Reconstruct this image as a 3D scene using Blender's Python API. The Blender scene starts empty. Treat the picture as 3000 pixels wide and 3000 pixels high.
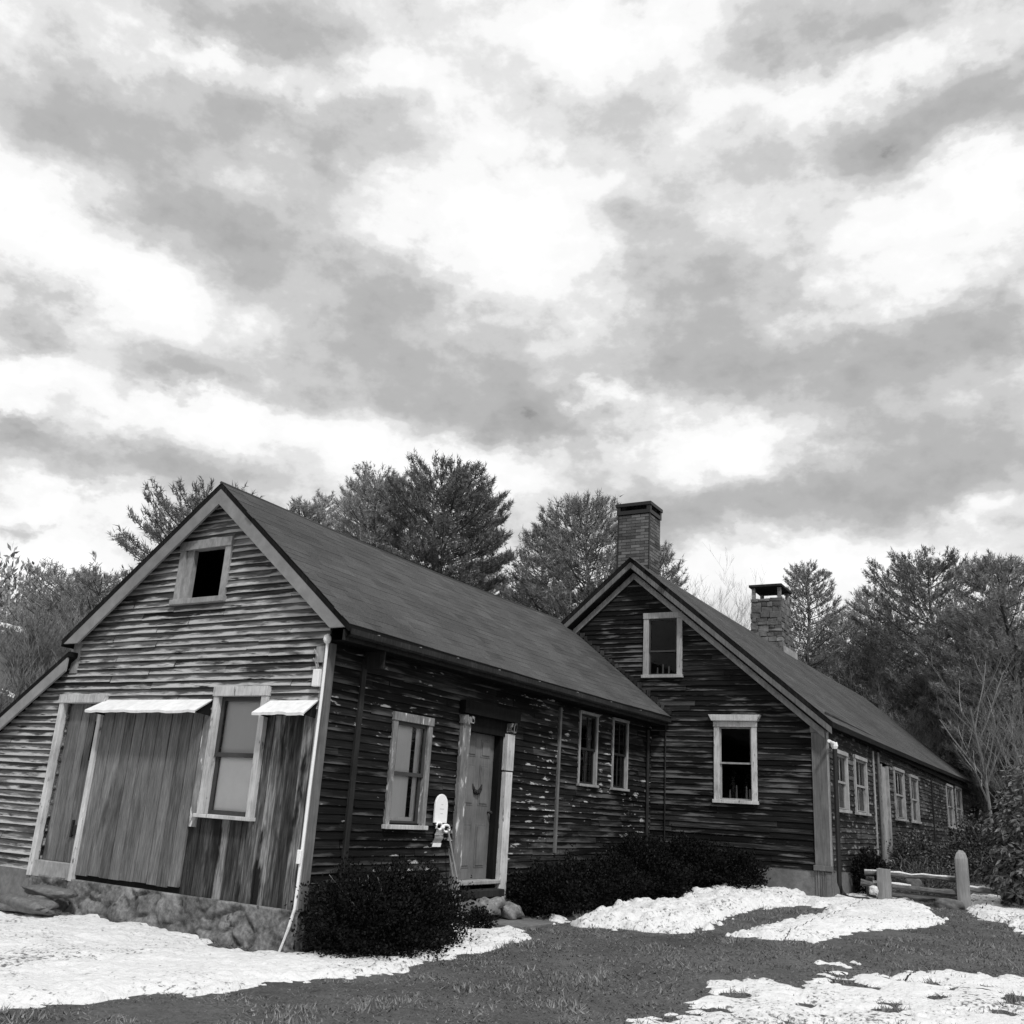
import bpy, math, random
import numpy as np
from mathutils import Vector, Matrix

random.seed(7)
rng = np.random.default_rng(7)
scene = bpy.context.scene
col = scene.collection
R = math.radians

# ------------------------------------------------------------------ materials
def nodes_of(m):
    m.use_nodes = True
    nt = m.node_tree
    return nt, nt.nodes, nt.links, nt.nodes['Principled BSDF']

def ramp(N, stops):
    r = N.new('ShaderNodeValToRGB')
    e = r.color_ramp.elements
    while len(e) < len(stops):
        e.new(0.5)
    for el, (p, c) in zip(e, stops):
        el.position = p
        el.color = (c, c, c, 1)
    return r

def noise(N, L, coord, scale, detail=4, rough=0.6, dist=0.0):
    t = N.new('ShaderNodeTexNoise')
    mp = N.new('ShaderNodeMapping')
    mp.inputs['Scale'].default_value = scale if isinstance(scale, tuple) else (scale,) * 3
    L.new(coord, mp.inputs['Vector'])
    L.new(mp.outputs['Vector'], t.inputs['Vector'])
    t.inputs['Scale'].default_value = 1.0
    t.inputs['Detail'].default_value = detail
    t.inputs['Roughness'].default_value = rough
    t.inputs['Distortion'].default_value = dist
    return t.outputs['Fac']

def mth(N, L, op, a, b=None, c=None, clamp=False):
    n = N.new('ShaderNodeMath')
    n.operation = op
    n.use_clamp = clamp
    for i, v in enumerate((a, b, c)):
        if v is None:
            continue
        if isinstance(v, (int, float)):
            n.inputs[i].default_value = v
        else:
            L.new(v, n.inputs[i])
    return n.outputs[0]

def weathered(name, stops, grain, big=1.2, tone_k=0.8, grain_k=0.7, big_k=0.6, rough=0.85, bump=0.25,
              spots=None, stains=None, spec=0.3):
    """Worn surface: per-board tone attribute + grain noise + blotches.
    spots = (scale, low, high, value, uses_v) patches of bare or flaking paint, or pale lower boards against painted lap shade; stains = the same, darker."""
    m = bpy.data.materials.new(name)
    nt, N, L, B = nodes_of(m)
    co = N.new('ShaderNodeTexCoord').outputs['Object']
    at = N.new('ShaderNodeAttribute')
    at.attribute_name = 'tone'
    g = noise(N, L, co, grain, 5, 0.65)
    b = noise(N, L, co, big, 4, 0.6)
    v = mth(N, L, 'MULTIPLY_ADD', mth(N, L, 'SUBTRACT', at.outputs['Fac'], 0.5), tone_k, 0.5)
    v = mth(N, L, 'MULTIPLY_ADD', mth(N, L, 'SUBTRACT', g, 0.5), grain_k * 2, v)
    v = mth(N, L, 'MULTIPLY_ADD', mth(N, L, 'SUBTRACT', b, 0.5), big_k * 2, v, True)
    r = ramp(N, stops)
    L.new(v, r.inputs['Fac'])
    out = r.outputs['Color']
    for sp in (spots, stains):
        if not sp:
            continue
        sc, lo, hi, val, uv = sp[:5]
        s = noise(N, L, co, sc, 4, 0.6)
        if len(sp) > 5:
            s = mth(N, L, 'MULTIPLY_ADD', mth(N, L, 'SUBTRACT', noise(N, L, co, sp[5], 3, .5), .5), sp[6], s)
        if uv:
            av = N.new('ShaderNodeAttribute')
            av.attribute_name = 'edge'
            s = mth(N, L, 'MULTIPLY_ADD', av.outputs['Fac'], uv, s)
        mr = N.new('ShaderNodeMapRange')
        mr.inputs['From Min'].default_value = lo
        mr.inputs['From Max'].default_value = hi
        L.new(s, mr.inputs['Value'])
        mx = N.new('ShaderNodeMix')
        mx.data_type = 'RGBA'
        L.new(mr.outputs['Result'], mx.inputs['Factor'])
        L.new(out, mx.inputs[6])
        mx.inputs[7].default_value = (val, val, val, 1)
        out = mx.outputs[2]
    L.new(out, B.inputs['Base Color'])
    B.inputs['Roughness'].default_value = rough
    B.inputs['Specular IOR Level'].default_value = spec
    if bump:
        bp = N.new('ShaderNodeBump')
        bp.inputs['Strength'].default_value = bump
        bp.inputs['Distance'].default_value = 0.01
        L.new(g, bp.inputs['Height'])
        L.new(bp.outputs['Normal'], B.inputs['Normal'])
    return m

def plain(name, v, rough=0.6, spec=0.3, metal=0.0, var=0.25, scale=30):
    return weathered(name, [(0.0, v * (1 - var)), (1.0, min(1, v * (1 + var)))], scale, scale / 8, 0.4, 0.7, 0.6, rough, 0.12, spec=spec)

HG = (2.2, 40, 70)     # grain along x
VG = (42, 42, 3.6)     # grain along z
MAT = {}
MAT['gray_siding'] = weathered('weathered_lap_shaded_siding', [(0, .012), (.35, .05), (.65, .115), (1, .24)], HG, (.6, 2, 3), .8, .7, .5, .9, .5, spec=.12,
                               spots=((2.4, 6, 16), .89, 1.06, .42, .62, (.6, .6, 1.4), .45), stains=((2.2, 6, 18), .58, .68, .025, 0))  # worn paint, plus lap shadow painted in: upper board dark, lower edge pale
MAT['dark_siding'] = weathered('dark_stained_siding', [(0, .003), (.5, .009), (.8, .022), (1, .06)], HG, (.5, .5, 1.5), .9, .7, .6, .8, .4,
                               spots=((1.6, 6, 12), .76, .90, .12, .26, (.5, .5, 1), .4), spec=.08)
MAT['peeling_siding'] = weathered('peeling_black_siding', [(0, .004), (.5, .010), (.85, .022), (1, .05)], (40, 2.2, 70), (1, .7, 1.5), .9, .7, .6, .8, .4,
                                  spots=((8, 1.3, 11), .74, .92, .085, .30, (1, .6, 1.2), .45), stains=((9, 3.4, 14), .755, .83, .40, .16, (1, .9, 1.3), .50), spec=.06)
MAT['east_siding'] = weathered('brown_black_siding', [(0, .008), (.5, .022), (.8, .05), (1, .10)], (40, 2.2, 70), 1.0, .9, .7, .6, .85, .4,
                               spots=((8, 3, 13), .66, .80, .2, .15), spec=.1)
MAT['barn_board'] = weathered('barn_boards', [(0, .03), (.4, .10), (.7, .16), (1, .26)], (75, 75, 4.5), (5, 5, .9), .7, .8, .5, .9, .5,
                              stains=((5, 5, 1.2), .58, .74, .03, 0), spots=((11, 11, 2.4), .68, .78, .30, 0))
MAT['stained_board'] = weathered('black_stained_boards', [(0, .012), (.4, .05), (.7, .12), (1, .28)], VG, (4, 4, .8), .8, .9, .6, .9, .5,
                                 stains=((4, 4, 1.1), .52, .62, .006, 0), spots=((9, 9, 2.2), .70, .78, .42, 0))
MAT['white_trim'] = weathered('worn_white_paint', [(0, .17), (.4, .42), (1, .68)], VG, 3, .4, .6, .6, .7, .3,
                              stains=((20, 20, 6), .61, .69, .13, 0))
MAT['dull_trim'] = weathered('dull_gray_trim', [(0, .12), (.5, .26), (1, .42)], (20, 20, 8), 2.5, .5, .6, .5, .8, .3)
MAT['peeling_trim'] = weathered('peeling_trim', [(0, .07), (.5, .17), (1, .32)], (20, 20, 5), 2.5, .5, .7, .5, .8, .35,
                                spots=((14, 14, 4), .58, .66, .62, 0))
MAT['aged_white'] = weathered('aged_white_paint', [(0, .10), (.4, .27), (1, .48)], VG, 3, .4, .6, .5, .75, .25, stains=((16, 16, 6), .63, .72, .10, 0))
MAT['pilaster'] = weathered('gray_pilaster', [(0, .06), (.5, .12), (1, .19)], (40, 40, 3), 3, .4, .7, .5, .9, .4)
MAT['rake'] = weathered('gray_rake_paint', [(0, .14), (.5, .21), (1, .30)], (8, 8, 8), 1.5, .4, .5, .5, .8, .15)
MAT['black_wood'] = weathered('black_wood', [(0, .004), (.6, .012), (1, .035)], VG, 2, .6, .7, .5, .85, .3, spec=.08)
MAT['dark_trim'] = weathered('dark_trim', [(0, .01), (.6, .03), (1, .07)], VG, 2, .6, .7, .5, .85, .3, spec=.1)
MAT['door_paint'] = weathered('gray_door_paint', [(0, .06), (.5, .13), (1, .20)], VG, 2.5, .4, .5, .7, .6, .2)
MAT['shingle'] = weathered('asphalt_shingles', [(0, .032), (.5, .066), (1, .115)], 60, .55, .45, .9, .5, .95, .3, spec=.1)
MAT['brick'] = None
MAT['parge'] = weathered('cement_parging', [(0, .07), (.5, .125), (1, .20)], 14, 2.0, .4, .6, .6, .95, .5)
MAT['rubble'] = weathered('rubble_stone', [(0, .045), (.5, .13), (1, .25)], 22, 2.8, .6, .9, .9, .95, .7,
                          stains=(6, .64, .72, .03, 0))
MAT['stone'] = weathered('fieldstone', [(0, .06), (.5, .18), (1, .36)], 18, 4, .6, .8, .8, .9, .8)
MAT['slate_step'] = weathered('dark_stone', [(0, .05), (.5, .12), (1, .22)], 18, 3, .6, .6, .5, .9, .5)
MAT['post'] = weathered('weathered_post', [(0, .14), (.5, .23), (1, .34)], (40, 40, 3), 3, .4, .7, .5, .9, .4)
MAT['rail'] = weathered('weathered_rail', [(0, .03), (.5, .10), (1, .2)], (4, 40, 40), 3, .5, .8, .5, .9, .4)
MAT['white_metal'] = plain('white_painted_metal', .80, .45, .4, var=.08)
MAT['white_cloth'] = plain('white_flashing', .74, .6, .3, var=.16, scale=14)
MAT['white_board'] = plain('white_plaque_paint', .84, .5, .4, var=.05)
MAT['gray_cloth'] = plain('gray_ribbon', .24, .9, .1)
MAT['black_metal'] = plain('black_metal', .012, .5, .4)
MAT['blind'] = weathered('window_blind', [(0, .52), (1, .66)], (60, 60, 2), 1.0, .3, .3, .5, .8, .05)
MAT['blind_low'] = plain('pale_lower_blind', .86, .8, .1, var=.06, scale=8)
MAT['curtain'] = weathered('pale_curtain', [(0, .60), (1, .82)], (60, 60, 2), 1.5, .3, .4, .5, .9, .1)
MAT['sash_dark'] = plain('dark_sash_paint', .045, .5, .3)
MAT['bark'] = weathered('pine_bark', [(0, .03), (1, .11)], (30, 30, 6), 4, .4, .8, .5, .95, .4)
MAT['pale_bark'] = weathered('pale_bark', [(0, .10), (1, .24)], (20, 20, 6), 4, .6, .6, .5, .95, .3)

def brick_mat():
    m = bpy.data.materials.new('old_brick')
    nt, N, L, B = nodes_of(m)
    at = N.new('ShaderNodeAttribute'); at.attribute_name = 'tone'
    co = N.new('ShaderNodeTexCoord').outputs['Object']
    g = noise(N, L, co, 40, 4)
    b = noise(N, L, co, 4, 4)
    v = mth(N, L, 'MULTIPLY_ADD', g, .5, at.outputs['Fac'])
    v = mth(N, L, 'MULTIPLY_ADD', b, .6, mth(N, L, 'SUBTRACT', v, .55), True)
    r = ramp(N, [(0, .05), (.5, .105), (1, .17)])
    L.new(v, r.inputs['Fac']); L.new(r.outputs['Color'], B.inputs['Base Color'])
    B.inputs['Roughness'].default_value = .95
    B.inputs['Specular IOR Level'].default_value = .2
    return m
MAT['brick'] = brick_mat()

def leaf_mat(name, a, b, rough=.6, spec=.3, trans=0.0):
    m = bpy.data.materials.new(name)
    nt, N, L, B = nodes_of(m)
    at = N.new('ShaderNodeAttribute'); at.attribute_name = 'tone'
    r = ramp(N, [(0, a), (1, b)])
    L.new(at.outputs['Fac'], r.inputs['Fac']); L.new(r.outputs['Color'], B.inputs['Base Color'])
    B.inputs['Roughness'].default_value = rough
    B.inputs['Specular IOR Level'].default_value = spec
    if trans:
        td = N.new('ShaderNodeBsdfTranslucent')
        L.new(r.outputs['Color'], td.inputs['Color'])
        mx = N.new('ShaderNodeMixShader'); mx.inputs['Fac'].default_value = trans
        L.new(B.outputs[0], mx.inputs[1]); L.new(td.outputs[0], mx.inputs[2])
        L.new(mx.outputs[0], nt.nodes['Material Output'].inputs['Surface'])
    return m
MAT['needle'] = leaf_mat('pine_needles', .13, .40, .6, .3, .3)
MAT['needle_pale'] = leaf_mat('pale_pine_needles', .20, .46, .6, .3, .3)
MAT['needle_dark'] = leaf_mat('dark_pine_needles', .07, .33, .6, .3, .3)
MAT['yew'] = leaf_mat('yew_leaves', .003, .026, .7, .10)
MAT['laurel'] = leaf_mat('broad_leaves', .012, .19, .5, .3)
MAT['grass'] = leaf_mat('winter_grass', .05, .24, .9, .1)
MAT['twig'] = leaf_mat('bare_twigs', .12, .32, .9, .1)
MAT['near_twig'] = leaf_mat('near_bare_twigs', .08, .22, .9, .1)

def glass_mat():
    m = bpy.data.materials.new('window_glass')
    nt, N, L, B = nodes_of(m)
    N.remove(B)
    tr = N.new('ShaderNodeBsdfTransparent'); tr.inputs['Color'].default_value = (.9, .9, .9, 1)
    gl = N.new('ShaderNodeBsdfGlossy'); gl.inputs['Roughness'].default_value = .03
    fr = N.new('ShaderNodeFresnel'); fr.inputs['IOR'].default_value = 1.3
    mx = N.new('ShaderNodeMixShader')
    L.new(fr.outputs[0], mx.inputs[0]); L.new(tr.outputs[0], mx.inputs[1]); L.new(gl.outputs[0], mx.inputs[2])
    L.new(mx.outputs[0], N['Material Output'].inputs['Surface'])
    return m
MAT['glass'] = glass_mat()

def snow_mat():
    m = bpy.data.materials.new('old_snow')
    nt, N, L, B = nodes_of(m)
    co = N.new('ShaderNodeTexCoord').outputs['Object']
    n1 = noise(N, L, co, (26, 20, 20), 5, .6)
    n2 = noise(N, L, co, 1.1, 4, .6)
    s = mth(N, L, 'MULTIPLY_ADD', n2, .62, n1)
    r = ramp(N, [(0, .76), (.6, .70), (.90, .64), (.96, .30), (1, .14)])
    L.new(s, r.inputs['Fac']); L.new(r.outputs['Color'], B.inputs['Base Color'])
    B.inputs['Roughness'].default_value = .8
    n3 = noise(N, L, co, 18, 5)
    bp = N.new('ShaderNodeBump'); bp.inputs['Strength'].default_value = .7; bp.inputs['Distance'].default_value = .05
    L.new(n3, bp.inputs['Height']); L.new(bp.outputs['Normal'], B.inputs['Normal'])
    return m
MAT['snow'] = snow_mat()

def ground_mat():
    m = bpy.data.materials.new('winter_ground')
    nt, N, L, B = nodes_of(m)
    co = N.new('ShaderNodeTexCoord').outputs['Object']
    n1 = noise(N, L, co, 42, 6, .75)
    n2 = noise(N, L, co, .9, 4, .6)
    n4 = noise(N, L, co, 9, 4, .6)
    v = mth(N, L, 'MULTIPLY_ADD', n2, .85, mth(N, L, 'MULTIPLY_ADD', n4, .4, mth(N, L, 'SUBTRACT', n1, .62)))
    r = ramp(N, [(.1, .035), (.45, .085), (.8, .16), (1, .30)])
    L.new(v, r.inputs['Fac'])
    # patchy snow lying on the wooded slope behind the house
    geo = N.new('ShaderNodeSeparateXYZ'); L.new(co, geo.inputs[0])
    ns = noise(N, L, co, (.35, .35, .6), 4, .6)
    far = N.new('ShaderNodeMapRange'); far.inputs['From Min'].default_value = -13; far.inputs['From Max'].default_value = -20
    L.new(geo.outputs['X'], far.inputs['Value'])
    mk = mth(N, L, 'MULTIPLY', far.outputs['Result'], mth(N, L, 'GREATER_THAN', ns, .60))
    mx = N.new('ShaderNodeMix'); mx.data_type = 'RGBA'
    L.new(mk, mx.inputs['Factor']); L.new(r.outputs['Color'], mx.inputs[6]); mx.inputs[7].default_value = (.8, .8, .8, 1)
    L.new(mx.outputs[2], B.inputs['Base Color'])
    B.inputs['Roughness'].default_value = .95
    B.inputs['Specular IOR Level'].default_value = .1
    bp = N.new('ShaderNodeBump'); bp.inputs['Strength'].default_value = .8; bp.inputs['Distance'].default_value = .03
    L.new(n1, bp.inputs['Height']); L.new(bp.outputs['Normal'], B.inputs['Normal'])
    return m
MAT['ground'] = ground_mat()

# ------------------------------------------------------------------ mesh builder
ORG = {}

class Fr:
    """Wall frame: u runs along the wall, d stands out from it, z is up."""
    def __init__(s, o, u, n):
        s.o, s.u, s.n = o, u, n
    def __call__(s, u, d, z):
        return (s.o[0] + s.u[0] * u + s.n[0] * d, s.o[1] + s.u[1] * u + s.n[1] * d, z)

YAW = 0.02495
ex = (math.cos(YAW), math.sin(YAW)); ey = (-math.sin(YAW), math.cos(YAW))
MO = (3.209, 9.137)
W = Fr((0, 0), (1, 0), (0, 1))
G = Fr((0, 0), (1, 0), (0, -1))
LW = Fr((0, 0), (0, 1), (1, 0))
MG = Fr(MO, ex, (-ey[0], -ey[1]))
ML = Fr(MO, ey, ex)

class MB:
    def __init__(s):
        s.v, s.f, s.t, s.e = [], [], [], []
    def face(s, pts, tone=.5, edge=None):
        i = len(s.v)
        s.v += pts
        s.f.append(tuple(range(i, i + len(pts))))
        s.t += [tone] * len(pts)
        s.e += edge if edge else [0.0] * len(pts)
    def box(s, fr, u0, u1, d0, d1, z0, z1, tone=None, jit=0.0):
        if tone is None:
            tone = random.uniform(.25, .75)
        j = lambda: random.uniform(-jit, jit) if jit else 0
        p = [fr(u + j(), d, z + j()) for z in (z0, z1) for u, d in ((u0, d0), (u1, d0), (u1, d1), (u0, d1))]
        i = len(s.v)
        s.v += p
        s.t += [tone] * 8
        s.e += [0.0] * 8
        for q in ((0, 3, 2, 1), (4, 5, 6, 7), (0, 1, 5, 4), (1, 2, 6, 5), (2, 3, 7, 6), (3, 0, 4, 7)):
            s.f.append(tuple(i + k for k in q))
    def prism(s, fr, poly, d0, d1, tone=.5):
        n = len(poly)
        i = len(s.v)
        s.v += [fr(u, d0, z) for u, z in poly] + [fr(u, d1, z) for u, z in poly]
        s.t += [tone] * (2 * n)
        s.e += [0.0] * (2 * n)
        s.f.append(tuple(i + k for k in range(n)))
        s.f.append(tuple(i + n + k for k in reversed(range(n))))
        for k in range(n):
            a, b = k, (k + 1) % n
            s.f.append((i + a, i + n + a, i + n + b, i + b))
    def tube(s, pts, rad, n=8, tone=.5, cap=True):
        pts = [Vector(p) for p in pts]
        if not isinstance(rad, (list, tuple)):
            rad = [rad] * len(pts)
        i = len(s.v)
        for k, p in enumerate(pts):
            t = (pts[min(k + 1, len(pts) - 1)] - pts[max(k - 1, 0)]).normalized()
            a = t.orthogonal().normalized() if abs(t.z) < .95 else Vector((1, 0, 0))
            a = (a - t * a.dot(t)).normalized()
            b = t.cross(a)
            for q in range(n):
                w = 2 * math.pi * q / n
                s.v.append(tuple(p + (a * math.cos(w) + b * math.sin(w)) * rad[k]))
        m = len(pts)
        s.t += [tone] * (n * m)
        s.e += [0.0] * (n * m)
        for k in range(m - 1):
            for q in range(n):
                s.f.append((i + k * n + q, i + k * n + (q + 1) % n, i + (k + 1) * n + (q + 1) % n, i + (k + 1) * n + q))
        if cap:
            s.f.append(tuple(i + q for q in reversed(range(n))))
            s.f.append(tuple(i + (m - 1) * n + q for q in range(n)))
    def build(s, name, mat, parent=None, org=None, bevel=0, smooth=False):
        me = bpy.data.meshes.new(name)
        o = ORG.get(parent.name, Vector((0, 0, 0))) if parent else Vector(org or (0, 0, 0))
        me.from_pydata([(x - o[0], y - o[1], z - o[2]) for x, y, z in s.v], [], s.f)
        for nm, dat in (('tone', s.t), ('edge', s.e)):
            a = me.attributes.new(nm, 'FLOAT', 'POINT')
            a.data.foreach_set('value', np.array(dat, dtype=np.float32))
        me.materials.append(MAT[mat])
        me.validate()
        ob = bpy.data.objects.new(name, me)
        col.objects.link(ob)
        if parent:
            ob.parent = parent
            ORG[ob.name] = o
        else:
            ob.location = o
            ORG[ob.name] = o
        if smooth:
            me.shade_smooth()
        if bevel:
            b = ob.modifiers.new('bevel', 'BEVEL')
            b.width = bevel
            b.segments = 2
            b.limit_method = 'ANGLE'
        return ob

def np_mesh(name, V, F, mat, tone=None, parent=None, org=(0, 0, 0), smooth=False):
    """V (n,3) array, F (m,k) array of equal-sided faces."""
    V = np.asarray(V, dtype=np.float32) - np.asarray(ORG[parent.name] if parent else org, dtype=np.float32)
    F = np.asarray(F, dtype=np.int32)
    me = bpy.data.meshes.new(name)
    me.vertices.add(len(V))
    me.vertices.foreach_set('co', V.ravel())
    k = F.shape[1]
    me.loops.add(F.size)
    me.loops.foreach_set('vertex_index', F.ravel())
    me.polygons.add(len(F))
    me.polygons.foreach_set('loop_start', np.arange(0, F.size, k, dtype=np.int32))
    if tone is not None:
        a = me.attributes.new('tone', 'FLOAT', 'POINT')
        a.data.foreach_set('value', np.asarray(tone, dtype=np.float32))
    me.materials.append(MAT[mat])
    me.update(calc_edges=True)
    me.validate()
    if smooth:
        me.shade_smooth()
    ob = bpy.data.objects.new(name, me)
    col.objects.link(ob)
    if parent:
        ob.parent = parent
        ORG[ob.name] = ORG[parent.name]
    else:
        ob.location = org
        ORG[ob.name] = Vector(org)
    return ob

def tag(o, label=None, cat=None, group=None, kind=None):
    if label: o['label'] = label
    if cat: o['category'] = cat
    if group: o['group'] = group
    if kind: o['kind'] = kind
    return o

def thing(name, loc, label, cat, group=None):
    o = bpy.data.objects.new(name, None)
    o.empty_display_size = .2
    o.location = loc
    col.objects.link(o)
    ORG[o.name] = Vector(loc)
    return tag(o, label, cat, group)

# ------------------------------------------------------------------ noise helpers (numpy)
def vnoise(x, y, seed=0):
    def h(i, j):
        n = (i * 374761393 + j * 668265263 + seed * 974711) & 0x7fffffff
        n = ((n ^ (n >> 13)) * 1274126177) & 0x7fffffff
        return ((n ^ (n >> 16)) & 0xffff) / 65535.0
    xi, yi = np.floor(x).astype(np.int64), np.floor(y).astype(np.int64)
    fx, fy = x - xi, y - yi
    fx = fx * fx * (3 - 2 * fx); fy = fy * fy * (3 - 2 * fy)
    return (h(xi, yi) * (1 - fx) + h(xi + 1, yi) * fx) * (1 - fy) + (h(xi, yi + 1) * (1 - fx) + h(xi + 1, yi + 1) * fx) * fy

def fbm(x, y, oct=4, seed=0):
    s, a, t = 0, .5, 0
    for k in range(oct):
        s = s + a * vnoise(x * 2 ** k, y * 2 ** k, seed + k)
        t += a
        a *= .55
    return s / t - .5

# ------------------------------------------------------------------ ground
def gz(x, y):
    x = np.asarray(x, dtype=float); y = np.asarray(y, dtype=float)
    t = np.clip(y / 9.1, 0, 1)
    z = -.42 + .42 * t + .012 * np.maximum(y - 9.1, 0)
    z = z + np.minimum(.4 * np.maximum(-x - 12, 0), 7) + np.minimum(.1 * np.maximum(y - 26, 0), 9)
    return z

def gzn(x, y):
    x = np.asarray(x, dtype=float); y = np.asarray(y, dtype=float)
    return gz(x, y) + .05 * fbm(x * .8, y * .8, 3, 5) + .018 * fbm(x * 5, y * 5, 2, 9)

def axis(a, b, fine, far):
    m = np.arange(a, b + 1e-6, fine)
    out = []
    st, p = fine, b
    while p < far:
        st *= 1.25
        p += st
        out.append(p)
    lo = []
    st, p = fine, a
    while p > -far:
        st *= 1.25
        p -= st
        lo.append(p)
    return np.concatenate([np.array(lo[::-1]), m, np.array(out)])

xs = axis(-8, 10, .1, 420)
ys = axis(-9, 15, .1, 420)
X, Y = np.meshgrid(xs, ys)
Z = gzn(X, Y)
nx, ny = len(xs), len(ys)
idx = np.arange(nx * ny).reshape(ny, nx)
F = np.stack([idx[:-1, :-1], idx[:-1, 1:], idx[1:, 1:], idx[1:, :-1]], -1).reshape(-1, 4)
o = np_mesh('ground', np.stack([X, Y, Z], -1).reshape(-1, 3), F, 'ground', smooth=True)
tag(o, kind='structure')

SNOW = {
 'A': [(-5.5, -0.1), (-5.13, -0.04), (-4.27, 0.13), (-2.8, 0.07), (-1.65, 0.04), (-0.81, -0.28), (-0.44, -0.35), (-0.03, -0.04), (0.32, 0.35), (0.77, 0.64), (0.82, 1.5), (0.3, 2.25), (0.08, 3.06), (0.65, 2.77), (0.82, 3.1), (1.33, 2.64), (1.32, 1.79), (1.27, 1.13), (1.38, -0.06), (1.22, -0.82), (1.0, -1.42), (1.16, -1.94), (0.84, -2.5), (0.67, -3.16), (0.57, -3.55), (0.3, -4.2), (-9, -7), (-9, -.1)],
 'B': [(1.22, 3.83), (1.03, 5.0), (0.79, 6.38), (1.22, 6.34), (1.4, 7.04), (1.13, 9.07), (1.22, 9.8), (1.91, 9.44), (2.47, 9.42), (3.07, 9.54), (3.03, 8.51), (2.51, 7.21), (2.55, 5.93), (2.62, 4.52), (2.19, 4.09), (1.59, 3.85)],
 'C': [(3.04, 4.52), (3.19, 5.6), (3.38, 6.98), (3.62, 7.89), (2.87, 8.34), (2.5, 8.75), (2.61, 9.69), (3.26, 11.09), (4.0, 11.18), (5.12, 7.9), (4.99, 7.38), (4.52, 6.72), (4.27, 5.95), (4.04, 4.76), (3.6, 4.66)],
 'D': [(5.2, 9.74), (4.75, 13.06), (5.17, 14.37), (5.95, 15.22), (8.5, 15), (9, 7.2), (6.4, 7.17), (6.1, 7.9), (5.82, 8.8), (5.5, 8.57)],
 'E': [(4.62, 1.95), (4.59, 2.38), (4.58, 2.89), (5.16, 3.29), (5.69, 3.87), (6.56, 4.28), (8.5, 4.6), (8.5, -1.2), (5.43, -0.12), (5.15, 0.85), (4.83, 1.45)],
 'F': [(4.35, -1.27), (3.92, -0.06), (3.89, 0.42), (3.88, 0.96), (4.04, 1.26), (4.01, 1.69), (4.23, 1.61), (4.19, 2.13), (4.29, 2.31), (4.54, 1.88), (4.84, 1.31), (5.02, 1.02), (5.37, -0.18)],
 'H': [(0.66, 3.94), (0.61, 4.29), (1.05, 4.11), (0.94, 3.86)],
 'I': [(4.5, 3.46), (4.69, 3.62), (4.74, 3.48), (4.57, 3.32)],
 'J': [(2.0, 0.55), (2.07, 0.79), (2.15, 0.69), (2.1, 0.48)],
}
PUFF = {'A': .07, 'B': .20, 'C': .08, 'D': .10, 'E': .035, 'F': .035, 'H': .08, 'I': .04, 'J': .04}

def sdist(px, py, poly):
    P = np.array(poly)
    d = np.full(px.shape, 1e9)
    ins = np.zeros(px.shape, bool)
    for a, b in zip(P, np.roll(P, -1, 0)):
        e = b - a
        wx, wy = px - a[0], py - a[1]
        t = np.clip((wx * e[0] + wy * e[1]) / (e @ e + 1e-12), 0, 1)
        d = np.minimum(d, np.hypot(wx - t * e[0], wy - t * e[1]))
        c = (a[1] > py) != (b[1] > py)
        with np.errstate(divide='ignore', invalid='ignore'):
            xi = a[0] + (py - a[1]) * e[0] / (e[1] if e[1] else 1e-12)
        ins ^= c & (px < xi)
    return np.where(ins, d, -d)

def snow_field(x, y):
    """signed distance to the nearest snow patch, edges broken up by noise, and that patch's thickness."""
    best = np.full(x.shape, -9.0); puff = np.zeros(x.shape)
    for k, p in SNOW.items():
        s = sdist(x, y, p)
        m = s > best
        puff = np.where(m, PUFF[k], puff)
        best = np.maximum(best, s)
    return best, puff

def snow_height(x, y):
    s, pf = snow_field(x, y)
    n = fbm(x * 2.2, y * 2.2, 5, 21)
    n2 = fbm(x * 9, y * 9, 3, 33)
    thin = pf < .05
    big = pf > .15
    n4 = fbm(x * 22, y * 22, 2, 77)
    s2 = s + n * np.where(thin, .50, .20) + n2 * np.where(thin, .42, .30) + n4 * .10
    # wind and footfall have opened bare streaks in the thin drive snow and specks in the rest
    n3 = fbm(x * 3.3 + 7, y * 3.3, 4, 51)
    s2 = np.where(thin, np.minimum(s2, (.12 - n3 + .10 * n2) * 1.6), np.minimum(s2, (.30 - n3) * 1.5 + np.clip(s - .5, 0, .15)))
    h = np.clip(s2 * (1.0 if True else 0), -.2, None)
    h = np.where(h > 0, pf * (1 - np.exp(-h * np.where(big, 3.0, 7.0))), np.clip(h * .4, -.02, 0))
    h = h + np.where(h > 0, (n2 * .045 + n * .06) * np.clip(pf / .08, .3, 2.4), 0)
    return h, s2

def patch(name, x0, x1, y0, y1, st):
    gx = np.arange(x0, x1, st); gy = np.arange(y0, y1, st)
    A, Bq = np.meshgrid(gx, gy)
    h, _ = snow_height(A, Bq)
    Zs = gzn(A, Bq) + h
    id_ = np.arange(A.size).reshape(A.shape)
    q = np.stack([id_[:-1, :-1], id_[:-1, 1:], id_[1:, 1:], id_[1:, :-1]], -1).reshape(-1, 4)
    keep = (h.ravel()[q] > 0).any(1)
    q = q[keep]
    u, inv = np.unique(q, return_inverse=True)
    V = np.stack([A.ravel(), Bq.ravel(), Zs.ravel()], -1)[u]
    return V, inv.reshape(-1, 4)
SV, SF, off = [], [], 0
for a in ((-9, 1.6, -7, 3.3, .035), (.4, 3.7, 3.3, 11.4, .035), (3.7, 5.4, 3.0, 11.4, .035), (3.7, 8.6, -1.5, 3.0, .03), (5.4, 9, 3.0, 15.4, .05), (4.6, 5.4, 11.4, 15.4, .05)):
    V, f = patch('snow', *a)
    SV.append(V); SF.append(f + off); off += len(V)
o = np_mesh('snow', np.concatenate(SV), np.concatenate(SF), 'snow', smooth=True)
tag(o, 'patches of old white snow lying on the dark lawn and drive', 'snow', kind='stuff')

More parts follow.
